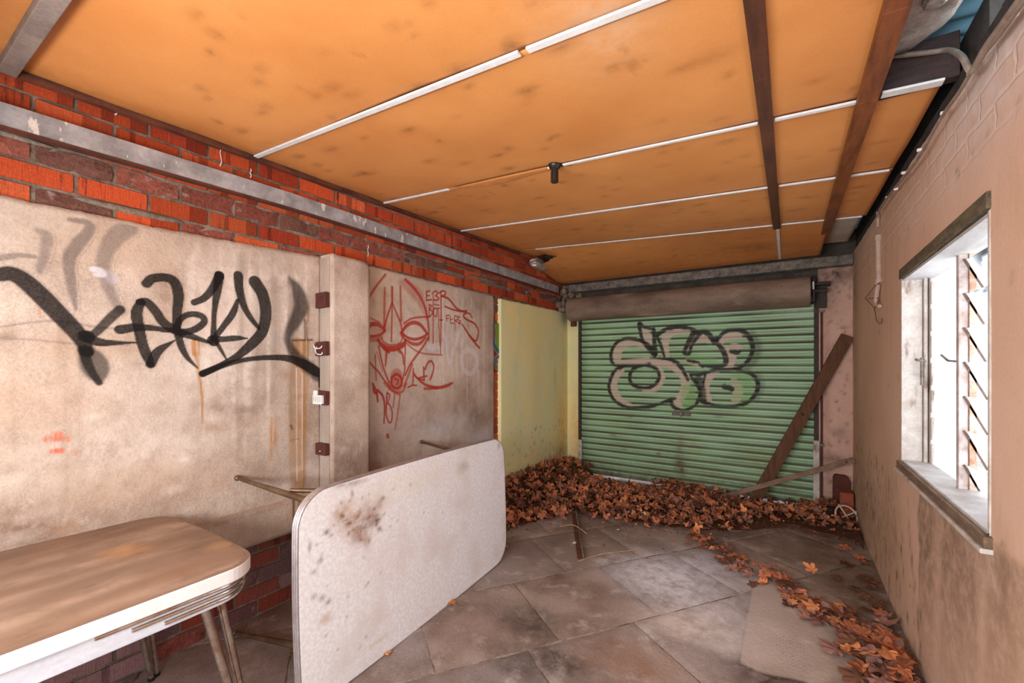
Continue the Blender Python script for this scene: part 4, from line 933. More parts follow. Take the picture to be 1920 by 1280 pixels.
# cables along the right wall and ceiling edge
cab = empty('power_cable', onx(1815,140,.458), 'grey power cable looping out of the ceiling hole along the right wall', 'cable')
P = [ony(1668,106,2.06), ony(1700,103,2.06), ony(1745,98,2.06), ony(1780,94,2.03), onx(1803,106,.448), onx(1814,126,.450), onx(1822,134,.456), onx(1832,118,.458), onx(1850,86,.458), onx(1880,45,.461), onx(1912,0,.461), onx(1940,-40,.461)]
MB().tube([tuple(q) for q in catmull([tuple(q) for q in P], 6)], .0085, 8).build('cable_sheath', cable_m, cab, smooth=True)
P = [onx(1826,136,.461), onx(1845,100,.464), onx(1875,62,.466), onx(1905,20,.466), onx(1945,-35,.466)]
MB().tube([tuple(q) for q in catmull([tuple(q) for q in P], 6)], .007, 8).build('cable_sheath', cable_m, cab, smooth=True)
P = [onx(1822,132,.458), onx(1800,170,.459), onx(1775,205,.460), onx(1750,245,.461), onx(1730,283,.463), onx(1706,318,.464), onx(1678,352,.466), onx(1652,388,.468), onx(1643,408,.470)]
MB().tube([tuple(q) for q in catmull([tuple(q) for q in P], 6)], .0055, 8).build('cable_sheath', cable_m, cab, smooth=True)
for (u, v) in ((1901,27),(1820,139),(1724,281),(1694,324),(1680,354),(1664,370),(1769,212)):
    q = onx(u, v, .470); MB().box((q.x-.009, q.y-.006, q.z-.007), (q.x+.009, q.y+.006, q.z+.007)).build('cable_clip', white_plastic, cab, bevel=.004)
mb = MB()
for k in range(20):
    a = -.35 + 5.75*k/20; b = -.35 + 5.75*(k+1)/20
    if b > 2.05: mb.box((.530, a, 2.28), (.60, b, ceil_z(.55, a)+.20))
mb.build('upper_masonry', mat('dark_masonry', S(84,72,66), S(60,52,48), 8, .9, bump=.4), wall_right)  # added dark fill that keeps the sky out between wall and roof
# dark packing along the top of the right wall
mb = MB(); n = 30
for k in range(n):
    a = .8 + 4.0*k/n; b = .8 + 4.0*(k+1)/n
    mb.beam((.510, a, rtop(a)+.02), (.510, b, rtop(b)+.02), .03, .034 + .006*math.sin(k*2.3))
mb.build('wall_packing', mat('dark_packing', S(70,58,52), S(44,38,36), 14, .9, bump=.6), wall_right)

cd = empty('wall_conduit', onx(1645,480,.487), 'painted conduit drop on the right wall near the far corner', 'conduit')
q0, q1 = onx(1642,404,.487), onx(1648,536,.487); ym = q1.y
MB().tube([(.487,ym+.04,q0.z),(.487,ym+.035,q0.z-.1)], .009, 8).build('upper_cable', conduit_m, cd, smooth=True)
zt, zb2 = onx(1645,448,.487).z, onx(1648,527,.487).z
MB().tube([(.487,ym+.02,zt),(.487,ym,zb2)], .0155, 12).build('tube', conduit_m, cd, smooth=True)
MB().tube([(.487,ym+.02,zt+.015),(.487,ym+.02,zt-.02)], .02, 12).build('collar', conduit_m, cd, smooth=True); MB().tube([(.487,ym,zb2+.012),(.487,ym,zb2-.02)], .021, 12).build('collar', conduit_m, cd, smooth=True)
P = [(.485,ym,zb2-.02),(.478,ym+.02,zb2-.08),(.478,ym+.03,zb2-.13),(.482,ym-.0,zb2-.155),(.485,ym-.04,zb2-.165)]
MB().tube([tuple(q) for q in catmull(P, 6)], .012, 8).build('flexible_tail', conduit_m, cd, smooth=True)
hg = empty('wire_hanger', onx(1640,560,.48), 'bent wire coat hanger hooked on the wall conduit', 'hanger')
wp = [(1652,528),(1640,536),(1628,552),(1622,559),(1632,569),(1640,578),(1648,562),(1644,558),(1626,560)]
P = [tuple(onx(u, v, .478)) for u, v in wp]
MB().tube(P, .0022, 6).build('frame_wire', wire_m, hg, smooth=True)
P = [tuple(onx(u, v, .478)) for u, v in ((1639,577),(1641,585),(1643,598),(1648,606),(1653,605),(1654,596))]
MB().tube([tuple(q) for q in catmull(P, 5)], .0022, 6).build('hook', wire_m, hg, smooth=True)

front = empty('wall_light_blocker', (0,0,0), 'unseen header added behind the camera to shade the near ceiling', 'wall', kind='structure')
MB().box((XL-.25, -.40, 2.08), (XR+.11, -.06, 2.50)).build('blocker_beam', mortar_m, front)  # unseen, added so the near ceiling falls into shade

# ================================================================ FLOOR
floor = empty('floor', (0,0,0), 'floor of worn concrete paving slabs laid on the diagonal', 'floor', kind='structure')
d1 = Vector((.588,.809)); d2 = Vector((-.809,.588)); O = Vector((-.708,2.306))
rowb = [-4.2,-3.6,-3.0,-2.4,-1.79,-1.18,-.575,0,.622,1.24,1.86,2.48,3.1,3.7,4.3]
cross = {0: -.449, 1: .548-.62, -1: 0.0}
fl_st = [] 
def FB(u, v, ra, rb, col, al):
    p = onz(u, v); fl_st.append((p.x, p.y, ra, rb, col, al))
SHEEN = S(226,226,234)[:3]; CHAR = S(60,50,46)[:3]; BRF = S(104,76,58)[:3]; PNK = S(172,146,134)[:3]
FB(1250,1075,.32,.27,SHEEN,1.0); FB(1270,1100,.2,.2,SHEEN,.7); FB(1200,1090,.2,.2,SHEEN,.5); FB(1330,1060,.25,.25,S(196,198,210)[:3],.9); FB(1340,1150,.27,.22,S(220,214,214)[:3],.7); FB(1280,1170,.2,.14,S(222,208,198)[:3],.9); FB(1370,1210,.2,.12,S(214,206,200)[:3],.6)  # bluish window light on the slabs, painted into their colour
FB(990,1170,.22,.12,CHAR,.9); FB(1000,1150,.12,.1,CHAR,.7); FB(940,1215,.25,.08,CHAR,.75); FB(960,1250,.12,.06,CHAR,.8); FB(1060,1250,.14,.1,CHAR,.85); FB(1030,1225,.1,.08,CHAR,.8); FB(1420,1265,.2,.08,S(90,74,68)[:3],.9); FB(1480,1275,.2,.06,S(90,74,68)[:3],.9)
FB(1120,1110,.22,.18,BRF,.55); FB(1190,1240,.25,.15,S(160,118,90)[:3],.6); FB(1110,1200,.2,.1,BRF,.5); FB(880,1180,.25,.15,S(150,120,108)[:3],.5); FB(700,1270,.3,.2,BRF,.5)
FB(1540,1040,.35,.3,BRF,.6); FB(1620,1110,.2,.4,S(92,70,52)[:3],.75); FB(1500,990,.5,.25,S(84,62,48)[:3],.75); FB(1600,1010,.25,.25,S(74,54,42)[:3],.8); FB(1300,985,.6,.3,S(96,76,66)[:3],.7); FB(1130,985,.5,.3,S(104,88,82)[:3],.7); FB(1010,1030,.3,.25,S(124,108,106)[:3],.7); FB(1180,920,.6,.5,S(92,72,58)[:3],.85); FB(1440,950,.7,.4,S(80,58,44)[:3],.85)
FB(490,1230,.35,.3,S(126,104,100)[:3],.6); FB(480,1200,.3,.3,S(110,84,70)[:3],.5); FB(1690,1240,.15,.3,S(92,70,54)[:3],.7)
V = []; T = []; ST = []; Fc = []; n = 18
for ri in range(len(rowb)-1):
    b0, b1 = rowb[ri], rowb[ri+1]; k0 = ri - 7
    s0 = cross.get(k0, random.uniform(0, .6)); 
    for ci in range(-12, 12):
        a0 = s0 + ci*.621; a1 = a0 + .621
        c = O + d1*((a0+a1)/2) + d2*((b0+b1)/2)
        if c.x < -3.0 or c.x > .95 or c.y < -.6 or c.y > 5.6: continue
        g = random.uniform(.003, .006); tone = random.uniform(.86, 1.08); base = random.choice([(158,144,138),(164,146,136),(152,140,136),(166,154,150)])
        tc = S(*[min(255, x*tone) for x in base]); tl = [random.uniform(-.002, .002) for _ in range(4)]
        bidx = len(V)
        for i in range(n+1):
            for j in range(n+1):
                fa = i/n; fb = j/n; e = i in (0, n) or j in (0, n)
                wob = .004*mnoise.noise(Vector((ri*3+fa*9, ci*5+fb*9, 0))) if e else 0
                a = a0 + g + (a1-a0-2*g)*fa + wob; b = b0 + g + .004 + (b1-b0-2*g-.008)*fb + wob*1.6
                p = O + d1*a + d2*b
                z = (-.003 if e else 0) + (tl[0]*(1-fa)*(1-fb)+tl[1]*fa*(1-fb)+tl[2]*fa*fb+tl[3]*(1-fa)*fb) - .002 + .0012*mnoise.noise(Vector((p.x*6, p.y*6, 0)))
                V.append((min(max(p.x, XL-.05), XR+.05), min(max(p.y, -.44), 5.30), z)); T.append(tc)
        for i in range(n):
            for j in range(n):
                q = (bidx+i*(n+1)+j, bidx+(i+1)*(n+1)+j, bidx+(i+1)*(n+1)+j+1, bidx+i*(n+1)+j+1)
                xs = {round(V[k_][0],4) for k_ in q}; ys_ = {round(V[k_][1],4) for k_ in q}
                if len(xs) > 1 and len(ys_) > 1: Fc.append(q)
        ring = [i*(n+1) for i in range(n+1)] + [n*(n+1)+j for j in range(1, n+1)] + [i*(n+1)+n for i in range(n-1, -1, -1)] + [j for j in range(n-1, 0, -1)]
        bi = len(V)
        for r_ in ring: v_ = V[bidx+r_]; V.append((v_[0], v_[1], -.02)); T.append(tc)
        for k_ in range(len(ring)): Fc.append((bidx+ring[k_], bi+k_, bi+(k_+1)%len(ring), bidx+ring[(k_+1)%len(ring)]))
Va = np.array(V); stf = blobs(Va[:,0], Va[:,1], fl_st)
me = bpy.data.meshes.new('paving_slabs'); me.from_pydata(V, [], Fc)
for nm, arr in (('tone', np.array(T)), ('stain_light', stf)):
    ca = me.color_attributes.new(nm, 'FLOAT_COLOR', 'POINT'); ca.data.foreach_set('color', arr.astype(np.float32).ravel())
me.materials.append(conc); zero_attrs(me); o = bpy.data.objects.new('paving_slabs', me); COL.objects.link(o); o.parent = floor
MB().box((XL-.06, -.45, -.08), (XR+.06, 5.4, -.009)).build('joint_bedding', joint_m, floor)
# pale gritty residue patch with a dotted mat print
A, B = axes(-.24, .34, 2.0, 3.28, .007); R = np.zeros(A.shape + (4,))
nzz = np.array([[mnoise.noise(Vector((A[i,j]*5, B[i,j]*5, 4))) for j in range(A.shape[1])] for i in range(A.shape[0])])
lo_e = 2.24 + .10*np.clip(A+.1, 0, 1) + .05*nzz
al = np.clip((A+.19)/.012+.5, 0, 1)*np.clip((B-lo_e)/.02, 0, 1)*np.clip((3.22-B)/.1, 0, 1)*np.clip((.28+.1*nzz-A)/.14, 0, 1)*.55
over(R, al, S(206,190,178)[:3])
ra, rb = A*.809 - B*.588, A*.588 + B*.809
dots = ((ra/.017) % 1 - .5)**2 + ((rb/.024) % 1 - .5)**2 < .05
dm = np.clip(.9 + nzz*2.2, 0, 1)*np.clip((B-2.3)/.05, 0, 1)*np.clip((2.68-B)/.1, 0, 1)*np.clip((.12-A)/.1, 0, 1)*np.clip((A+.18)/.02, 0, 1)
over(R, np.where(dots, dm*.6, 0), S(110,88,78)[:3])
sf = blobs(A, B, fl_st); to = np.zeros_like(R); to[:] = S(152,136,128)
grid_obj('mat_residue', A, B, np.full_like(A, .0032), quads_where(R[..., 3], .05), conc, floor, {'tone': to, 'stain_light': sf, 'paint': R})
# ground outside
MB().box((-7, -7, -.1), (5, -.46, -.02)).build('near_ground', outdoor, floor)
MB().box((-4.5, 5.42, -.1), (3, 9, -.02)).build('outside_ground', outdoor, floor)

# ================================================================ TABLE (left)
TZ = .70
tb = empty('dining_table', (-2.02, .05, 0), 'retro laminate table with dusty brown top standing against the left wall', 'table')
def rrect(x0, x1, y0, y1, r, bow=0, n=10):
    pts = []
    for (cx, cy, a0) in ((x1-r, y1-r, 0), (x0+r, y1-r, 90), (x0+r, y0+r, 180), (x1-r, y0+r, 270)):
        for k in range(n+1):
            a = math.radians(a0 + 90*k/n); pts.append((cx + r*math.cos(a), cy + r*math.sin(a)))
    out = []
    cx, cy = (x0+x1)/2, (y0+y1)/2; hx, hy = (x1-x0)/2, (y1-y0)/2
    m = []
    for i in range(len(pts)):
        p, q = pts[i], pts[(i+1) % len(pts)]; L_ = math.dist(p, q); k = max(1, int(L_/.08))
        for j in range(k): m.append((p[0]+(q[0]-p[0])*j/k, p[1]+(q[1]-p[1])*j/k))
    for x, y in m:
        fx, fy = (x-cx)/hx, (y-cy)/hy
        out.append((x + bow*math.copysign(1, fx)*(1-fy*fy)*(abs(fx)**6), y + bow*math.copysign(1, fy)*(1-fx*fx)*(abs(fy)**6)))
    return out
tx0, tx1, ty0, ty1 = -2.415, -1.570, -.62, .800
top = rrect(tx0, tx1, ty0, ty1, .11, .012)
def slab_obj(name, poly, axis, a0, a1, m_, parent, stains=None, bevel=.004):
    mb = MB(); mb.prism(poly, axis, a0, a1); return mb.build(name, m_, parent, bevel=bevel)
mb = MB(); mb.prism(top, 'z', TZ-.048, TZ-.002); mb.build('table_edge', white_edge, tb, bevel=.004)
ins = [(tx0+(x-tx0)*1, y) for x, y in top]
A, B = axes(tx0, tx1, ty0, ty1, .012)
def inside(A, B, poly, shrink=.004):
    c = np.zeros(A.shape, bool); P_ = np.array(poly); cx, cy = P_.mean(0); P_ = (P_-[cx,cy])*(1-shrink)+[cx,cy]; j = len(P_)-1
    for i in range(len(P_)):
        (xi, yi), (xj, yj) = P_[i], P_[j]
        with np.errstate(divide='ignore', invalid='ignore'):
            c ^= ((yi > B) != (yj > B)) & (A < (xj-xi)*(B-yi)/(yj-yi+1e-12)+xi)
        j = i
    return c
def fan_top(name, poly, axis, a, m_, parent, stain_fn, shrink=.003, rings=14):
    """laminate skin: concentric rings so stains can be carried on vertices"""
    P_ = np.array(poly); c = P_.mean(0); fr = 1 - (np.linspace(0, 1, rings))*.96
    fr[0] = 1-shrink
    U = np.array([c[0] + (P_[:,0]-c[0])*f for f in fr] ); W = np.array([c[1] + (P_[:,1]-c[1])*f for f in fr])
    U = np.hstack([U, U[:, :1]]); W = np.hstack([W, W[:, :1]])
    st = stain_fn(U, W); K = np.full_like(U, a)
    XYZ = {'z': (U, W, K), 'x': (K, U, W)}[axis]
    return grid_obj(name, *XYZ, np.ones((U.shape[0]-1, U.shape[1]-1), bool), m_, parent, {'stain_light': st})
def tstain(A, B):
    st = np.zeros(A.shape+(4,)); r2 = np.random.RandomState(2)
    def tbb(u, v, ra, rb, c, al):
        p = onz(u, v, TZ); over(st, np.exp(-(((A-p.x)/ra)**2+((B-p.y)/rb)**2))*al, c)
    tbb(240,1035,.06,.06,S(176,120,62)[:3],.7); tbb(230,1030,.04,.05,S(190,130,70)[:3],.6); tbb(345,1075,.03,.02,S(120,76,40)[:3],.8); tbb(420,1020,.05,.05,S(190,140,90)[:3],.5)
    for (u, v) in ((220,990),(130,1037),(170,1098),(140,1068),(350,995),(325,1028),(40,1057),(20,1095),(260,1037)): tbb(u, v, .012, .02, S(80,50,34)[:3], .8)
    for _ in range(40):
        x, y = r2.uniform(tx0,tx1), r2.uniform(-.2,ty1); over(st, np.exp(-(((A-x)/r2.uniform(.02,.05))**2+((B-y)/r2.uniform(.05,.2))**2))*.3, S(*[(206,172,148),(150,110,84)][r2.randint(2)])[:3])
    return st
# fine grid skin cut to the outline plus an even rim
mk = inside(A, B, top, .012); mq = mk[:-1,:-1]&mk[1:,:-1]&mk[:-1,1:]&mk[1:,1:]
mb = MB(); mb.prism([((x-(tx0+tx1)/2)*.995+(tx0+tx1)/2, (y-(ty0+ty1)/2)*.997+(ty0+ty1)/2) for x, y in top], 'z', TZ-.004, TZ-.0004); mb.cur = (0,0,0,0)
o = mb.build('tabletop', tabletop_m, tb)
grid_obj('tabletop_dirt', A, B, np.full_like(A, TZ), mq, tabletop_m, tb, {'stain_light': tstain(A, B)})
ap = [(x*.955 + (tx0+tx1)/2*.045, y*.972 + (ty0+ty1)/2*.028) for x, y in top]
mb = MB(); mb.prism(ap, 'z', TZ-.115, TZ-.046); mb.build('apron', apron_m, tb, bevel=.003)
# three chrome speed-lines wrapped round the corner of the apron
def corner_line(mb, poly, z, frm, to, r):
    # walk the outline between the two points nearest frm and to, passing the +x +y corner
    P_ = [Vector((p[0], p[1])) for p in poly]
    i0 = min(range(len(P_)), key=lambda i: (P_[i]-Vector(frm)).length); i1 = min(range(len(P_)), key=lambda i: (P_[i]-Vector(to)).length)
    seq = []; i = i0
    while True:
        seq.append(i)
        if i == i1: break
        i = (i+1) % len(P_)
    cx, cy = (tx0+tx1)/2, (ty0+ty1)/2
    mb.tube([(P_[i].x*1.0 + .004*(1 if P_[i].x > cx else -1), P_[i].y + .003, z) for i in seq], r, 8)
for k in range(3):
    mb = MB(); corner_line(mb, ap, TZ-.058-k*.019, (tx1-.02, .36+.06*k), (-1.80+.03*k, ty1), .0062); mb.build('chrome_trim', chrome, tb, smooth=True)
def leg_pair(mbname, top_c, foot_c, spread):
    t0 = Vector(top_c); f0 = Vector(foot_c)
    for s_ in (-1, 1):
        a = t0 + Vector((-s_*spread*.7, s_*spread, 0)); b = f0 + Vector((-s_*.008, s_*.012, 0))
        mb = MB(); mb.tube([a, a*.5+b*.5, b+Vector((0,0,.012))], [.0155, .0145, .010], 14); lg = mb.build('leg', chrome, tb, smooth=True)
        MB().tube([b+Vector((0,0,.012)), b], [.013, .013], 12).build('foot', bakelite, lg, smooth=True)
leg_pair('leg', (-1.735, .700, TZ-.11), (-1.70, .815, 0), .035)
leg_pair('leg', (-2.33, .66, TZ-.11), (-2.36, .74, 0), .035)
leg_pair('leg', (-1.74, -.50, TZ-.11), (-1.70, -.60, 0), .035)
leg_pair('leg', (-2.33, -.50, TZ-.11), (-2.36, -.60, 0), .035)

# ================================================================ OVERTURNED TABLE
XT = 0.0
OM = Matrix.Translation((-1.592, .967, .010)) @ Matrix.Rotation(.069, 4, 'Z') @ Matrix.Rotation(-.03, 4, 'Y'); OI = OM.inverted()
def onboard(u, v):
    o_ = OI @ Vector((0,0,CH)); d_ = OI.to_3x3() @ Vector(ray(u, v)); t = -o_.x/d_.x; return o_ + d_*t
ot = empty('overturned_table', (0, 0, 0), 'white laminate table tipped on its side with legs against the left wall', 'table')
oy0, oy1, oz0, oz1 = 0, 1.60, 0, .855
poly = rrect(oy0, oy1, oz0, oz1, .13, .012)
def lean(x, y, z): return (x - .0*z, y, z)
mb = MB(); mb.prism(poly, 'x', XT-.034, XT-.002); mb.build('table_core', edge_brown, ot)
# ribbed metal edging
mb = MB(); n_ = len(poly); cx, cy = (oy0+oy1)/2, (oz0+oz1)/2
secs = [(-.036,-.004),(-.036,.002),(-.030,.0035),(-.0275,.001),(-.0245,.0035),(-.0185,.0035),(-.016,.001),(-.013,.0035),(-.007,.0035),(-.0045,.001),(-.002,.0035),(.001,.002),(.001,-.004)]
P_ = [Vector(p) for p in poly]
nor = []
for i in range(n_):
    t = (P_[(i+1)%n_]-P_[i-1]).normalized(); nor.append(Vector((t.y, -t.x)))
for (dx, dn) in secs:
    for i in range(n_):
        q = P_[i] + nor[i]*dn; mb.v.append((XT+dx, q.x, q.y)); mb.c.append((0,0,0,0))
for s_ in range(len(secs)-1):
    for i in range(n_): mb.f.append((s_*n_+i, s_*n_+(i+1)%n_, (s_+1)*n_+(i+1)%n_, (s_+1)*n_+i))
mb.build('metal_edging', edge_metal, ot, smooth=True)
def ostain(A, B):
    st = np.zeros(A.shape+(4,)); r2 = np.random.RandomState(6)
    def ob(u, v, ra, rb, c, al):
        p = onboard(u, v); over(st, np.exp(-(((A-p.y)/ra)**2+((B-p.z)/rb)**2))*al, c)
    RB = S(140,88,50)[:3]; DK = S(98,64,42)[:3]
    ob(670,975,.09,.07,S(176,132,98)[:3],.9); ob(690,965,.05,.05,RB,.9); ob(675,1000,.05,.05,RB,.7); ob(640,960,.05,.05,S(176,132,98)[:3],.8); ob(700,980,.03,.02,DK,.9); ob(685,1010,.03,.05,S(160,112,74)[:3],.7); ob(712,945,.02,.03,RB,.7); ob(868,875,.05,.03,S(150,140,100)[:3],.7); ob(780,900,.4,.1,S(232,222,206)[:3],.5); ob(720,1040,.25,.12,S(226,212,206)[:3],.4); ob(665,905,.06,.012,DK,.8); ob(640,908,.03,.008,DK,.7)
    ob(610,1160,.03,.02,S(190,160,120)[:3],.7); ob(710,1200,.06,.012,S(200,170,110)[:3],.6); ob(605,1120,.015,.012,DK,.8); ob(615,1128,.012,.01,DK,.8); ob(588,1118,.012,.012,DK,.7); ob(600,1050,.014,.012,DK,.7); ob(588,1072,.012,.01,DK,.7); ob(935,835,.015,.02,DK,.6); ob(580,1025,.008,.02,DK,.7); ob(660,925,.008,.02,DK,.6)
    for _ in range(26):
        y = .05 + abs(r2.normal(0,.32)); z = r2.uniform(.08,.78); over(st, np.exp(-(((A-y)/.006)**2+((B-z)/.006)**2))*.8, RB)
    for _ in range(34):
        p = onboard(680, 975); y = p.y + r2.normal(0,.09); z = p.z + r2.normal(0,.06); over(st, np.exp(-(((A-y)/r2.uniform(.006,.02))**2+((B-z)/r2.uniform(.004,.012))**2))*.85, RB if r2.rand() < .6 else DK)
    return st
A, B = axes(oy0, oy1, oz0, oz1, .008); mk = inside(A, B, poly, .006); mq = mk[:-1,:-1]&mk[1:,:-1]&mk[:-1,1:]&mk[1:,1:]
MB().prism([((x-cx)*.996+cx, (y-cy)*.994+cy) for x, y in poly], 'x', XT-.006, XT+.0012).build('tabletop', laminate, ot)
grid_obj('tabletop_stain', np.full_like(A, XT+.0018), A, B, mq, laminate, ot, {'stain_light': ostain(A, B)})
apr = [((x-cx)*.86+cx, (y-cy)*.80+cy) for x, y in poly]
MB().prism(apr, 'x', XT-.10, XT-.034).build('apron', edge_brown, ot, bevel=.004)
def oleg(base, foot, raised):
    base = Vector(base); foot = OI @ Vector(foot); d = (foot-base)
    lg = MB().tube([base, base+d*.5, foot], [.017, .0145, .009], 14).build('leg', brass, ot, smooth=True)
    MB().ball(foot, .0155, 12, 8).build('foot', brass, lg, smooth=True)
oleg((-.085, .20, .745), (XL+.028, 1.115, .79), 1)
oleg((-.085, 1.40, .745), (XL+.028, 2.46, .778), 1)
oleg((-.085, .20, .11), (XL+.085, 1.075, .018), 0)
oleg((-.085, 1.40, .11), (XL+.085, 2.47, .018), 0)
def obrace(a, b, r): MB().tube([OI @ Vector(a), b], r, 10).build('leg_brace', brass, ot, smooth=True)
obrace((-2.03, 1.17, .775), Vector((-.085, .42, .76)), .011)
obrace((-1.90, 1.10, .07), Vector((-.085, .06, .17)), .007)
ot.matrix_world = OM

# ================================================================ LOOSE THINGS BY THE DOOR
# plank leaning between the right wall corner and the floor
p0 = onz(1432, 935, .012); p0 = Vector((-.30, 4.86, .012)); p1 = Vector((.455, 5.03, 1.655))
d = (p1-p0).normalized()
mb = MB(); mb.beam((0,0,0), p1-p0, .03, .105, up=(0,-1,.2))
pl = empty('leaning_plank', p0, 'brown timber plank leaning diagonally against the right side of the roller door', 'plank')
mb2 = MB(); mb2.beam(p0, p1, .105, .028, up=(.25,-1,.1)); mb2.build('plank_board', plank_m, pl, bevel=.003)
MB().ball(p0*.45+p1*.55+Vector((-.005,-.02,0)), .012, 10, 6).build('knot', black_iron, pl)
# thin bar leaning lower
q0 = onz(1345, 924, .03); q0 = Vector((-.62, 4.93, .03)); q1 = Vector((.485, 4.985, .545))
br = empty('leaning_bar', q0, 'thin pale bar with a bolt hole leaning low across the plank to the right wall', 'bar')
mb = MB(); mb.beam(q0+Vector((0,-.14,0)), q1+Vector((0,-.14,0)), .014, .046, up=(0,0,1)); mb.build('bar_flat', grey_wood, br, bevel=.003)
mb = MB(); e = q1*.95+q0*.05+Vector((0,-.149,0)); mb.tube([e, e+Vector((0,.004,0))], .009, 10); mb.build('bolt', black_iron, br)
# terracotta and dark brick in the far right corner
o = empty('broken_brick', (.40, 4.99, 0), 'dark broken brick standing upright in the far right corner', 'brick')
mb = MB(); mb.prism([(.345,.0),(.475,.0),(.478,.30),(.45,.355),(.36,.36),(.348,.33)], 'y', 5.015, 5.08); mb.build('brick_body', dark_clay, o, bevel=.008)
o = empty('terracotta_brick', (.44, 4.93, 0), 'orange terracotta brick in front of the dark brick by the right wall', 'brick')
mb = MB(); mb.box((.385,4.87,0),(.488,5.005,.235)); mb.build('brick_body', clay, o, bevel=.01)
wc = onx(1587, 953, .44); wc = Vector((.415, 4.68, .085))
wh = empty('valve_wheel', wc, 'small pale spoked hand wheel leaning among leaves by the right wall', 'wheel')
Rw = Matrix.Translation(wc) @ Matrix.Rotation(math.radians(28), 4, 'Z') @ Matrix.Rotation(math.radians(62), 4, 'X')
pts = [Rw @ Vector((.085*math.cos(2*math.pi*k/28), .085*math.sin(2*math.pi*k/28), 0)) for k in range(29)]
MB().tube(pts, .007, 8).build('rim', wheel_m, wh, smooth=True)
mb = MB()
for a in (20, 110): 
    c_ = math.radians(a); mb.tube([Rw @ Vector((.1*math.cos(c_), .1*math.sin(c_), 0)), Rw @ Vector((-.1*math.cos(c_), -.1*math.sin(c_), 0))], .006, 8)
mb.build('spoke', wheel_m, wh, smooth=True)
# angle iron on the floor
a0 = onz(1078, 962); a1 = onz(1091, 1049)
ai = empty('angle_iron', (a0+a1)/2, 'short rusty angle iron lying on the slabs in front of the leaf drift', 'steel bar')
mb = MB(); dd = (a0-a1).normalized(); sd = Vector((dd.y, -dd.x, 0))
mb.beam(a1+sd*-.012+Vector((0,0,.005)), a0+sd*-.012+Vector((0,0,.005)), .038, .006); mb.build('base_flange', rust, ai, bevel=.001)
MB().beam(a1+sd*.009+Vector((0,0,.022)), a0+sd*.009+Vector((0,0,.022)), .006, .04).build('upright_flange', steel_dirty, ai, bevel=.001)
# straws and scraps
for (uv, lab) in ((((1082,1052),(1102,1046),(1130,1038),(1165,1034),(1192,1029)), 'long pale straw lying past the near end of the angle iron'), (((1050,981),(1075,984),(1100,992)), 'short twig lying across the far end of the angle iron'), (((1117,938),(1124,931),(1130,927)), 'tiny straw sticking up among the leaves near the door')):
    P = [onz(u, v, .0045 if lab[0] != 't' else .03) for u, v in uv]
    if 'across' in lab: P = [q+Vector((0,0,.045)) for q in P]; P = [onz(u, v, .046) for u, v in uv]; P[0].z = .02; P[-1].z = .012; P = [P[0], P[1], P[2]]
    if 'tiny' in lab: P[0].z = .02; P[1].z = .05; P[2].z = .08
    o = MB().tube([tuple(q) for q in catmull([tuple(q) for q in P], 5)], .003, 6).build('dry_straw', twig_m, None, smooth=True); tag(o, lab, 'twig')
for (u, v, s_, lab) in ((1077,1019,.03,'small cream scrap lying on the slabs left of the angle iron'), (1159,994,.02,'tiny white scrap lying on the bare slab right of the angle iron'), (1209,963,.045,'pale plastic scrap at the front edge of the leaf drift'), (1290,944,.05,'crumpled white paper scrap among leaves in front of the door gap')):
    p = onz(u, v, .0 if v > 980 else .05); mb = MB()
    for i in range(4):
        for j in range(4): mb.v.append((p.x+s_*(i/3-.5), p.y+s_*(j/3-.5)*1.3, p.z+.004+s_*.35*random.random())); mb.c.append((0,0,0,0))
    mb.f = [(i*4+j, i*4+j+1, (i+1)*4+j+1, (i+1)*4+j) for i in range(3) for j in range(3)]
    o = mb.build('paper_scrap', cardboard, None, smooth=True); o.modifiers.clear(); so = o.modifiers.new('th','SOLIDIFY'); so.thickness = .0015; tag(o, lab, 'scrap')

# ================================================================ LEAVES
def leaf_geo(seed, curl, lobes=5):
    r = random.Random(seed); n = 44; rings = (.33, .66, 1.0)
    tip = [(-115,.62),(-58,.92),(0,1.1),(58,.92),(115,.62)] if lobes == 5 else [(-75,.85),(0,1.1),(75,.85)]
    def rad(a):
        best = .40
        for (t, l) in tip:
            dlt = abs((a - t + 180) % 360 - 180); w = 36
            if dlt < w: best = max(best, l*(1 - (dlt/w)**1.25*.52) + .035*math.cos(dlt*.55+seed))
        if abs((a+180) % 360) < 14 or abs(a) > 166: best = min(best, .22)
        return best
    vs = [(0,0,0)]; fs = []
    ang = [-180 + 360*k/n for k in range(n)]
    kx, ky, tw = curl*r.uniform(.4,1.2), curl*r.uniform(-.3,1.0), r.uniform(-.4,.4)*curl
    rr = [rad(a)*r.uniform(.93,1.07) for a in ang]
    for f in rings:
        for a, R_ in zip(ang, rr):
            x = math.sin(math.radians(a))*R_*f; y = math.cos(math.radians(a))*R_*f
            z = kx*x*x*.9 + ky*y*y*.6 + tw*x*y + .07*math.sin(a*.11+seed)*f*f + .10*mnoise.noise(Vector((x*3.1+seed, y*3.1, 0)))*f
            vs.append((x*.5, y*.5, z*.5))
    for k in range(n): fs.append((0, 1+k, 1+(k+1)%n))
    for i in range(len(rings)-1):
        for k in range(n): fs.append((1+i*n+k, 1+(i+1)*n+k, 1+(i+1)*n+(k+1)%n, 1+i*n+(k+1)%n))
    # petiole
    b = len(vs); L_ = r.uniform(.3,.55); bend = r.uniform(-.15,.15)
    for i in range(4):
        t = i/3; 
        for (dx, dz) in ((.008,0),(-.004,.007),(-.004,-.007)): vs.append((dx+bend*t*t*.5, -.05-L_*t*.6, dz+ .02*t))
    for i in range(3):
        for k in range(3): fs.append((b+i*3+k, b+i*3+(k+1)%3, b+(i+1)*3+(k+1)%3, b+(i+1)*3+k))
    return vs, fs
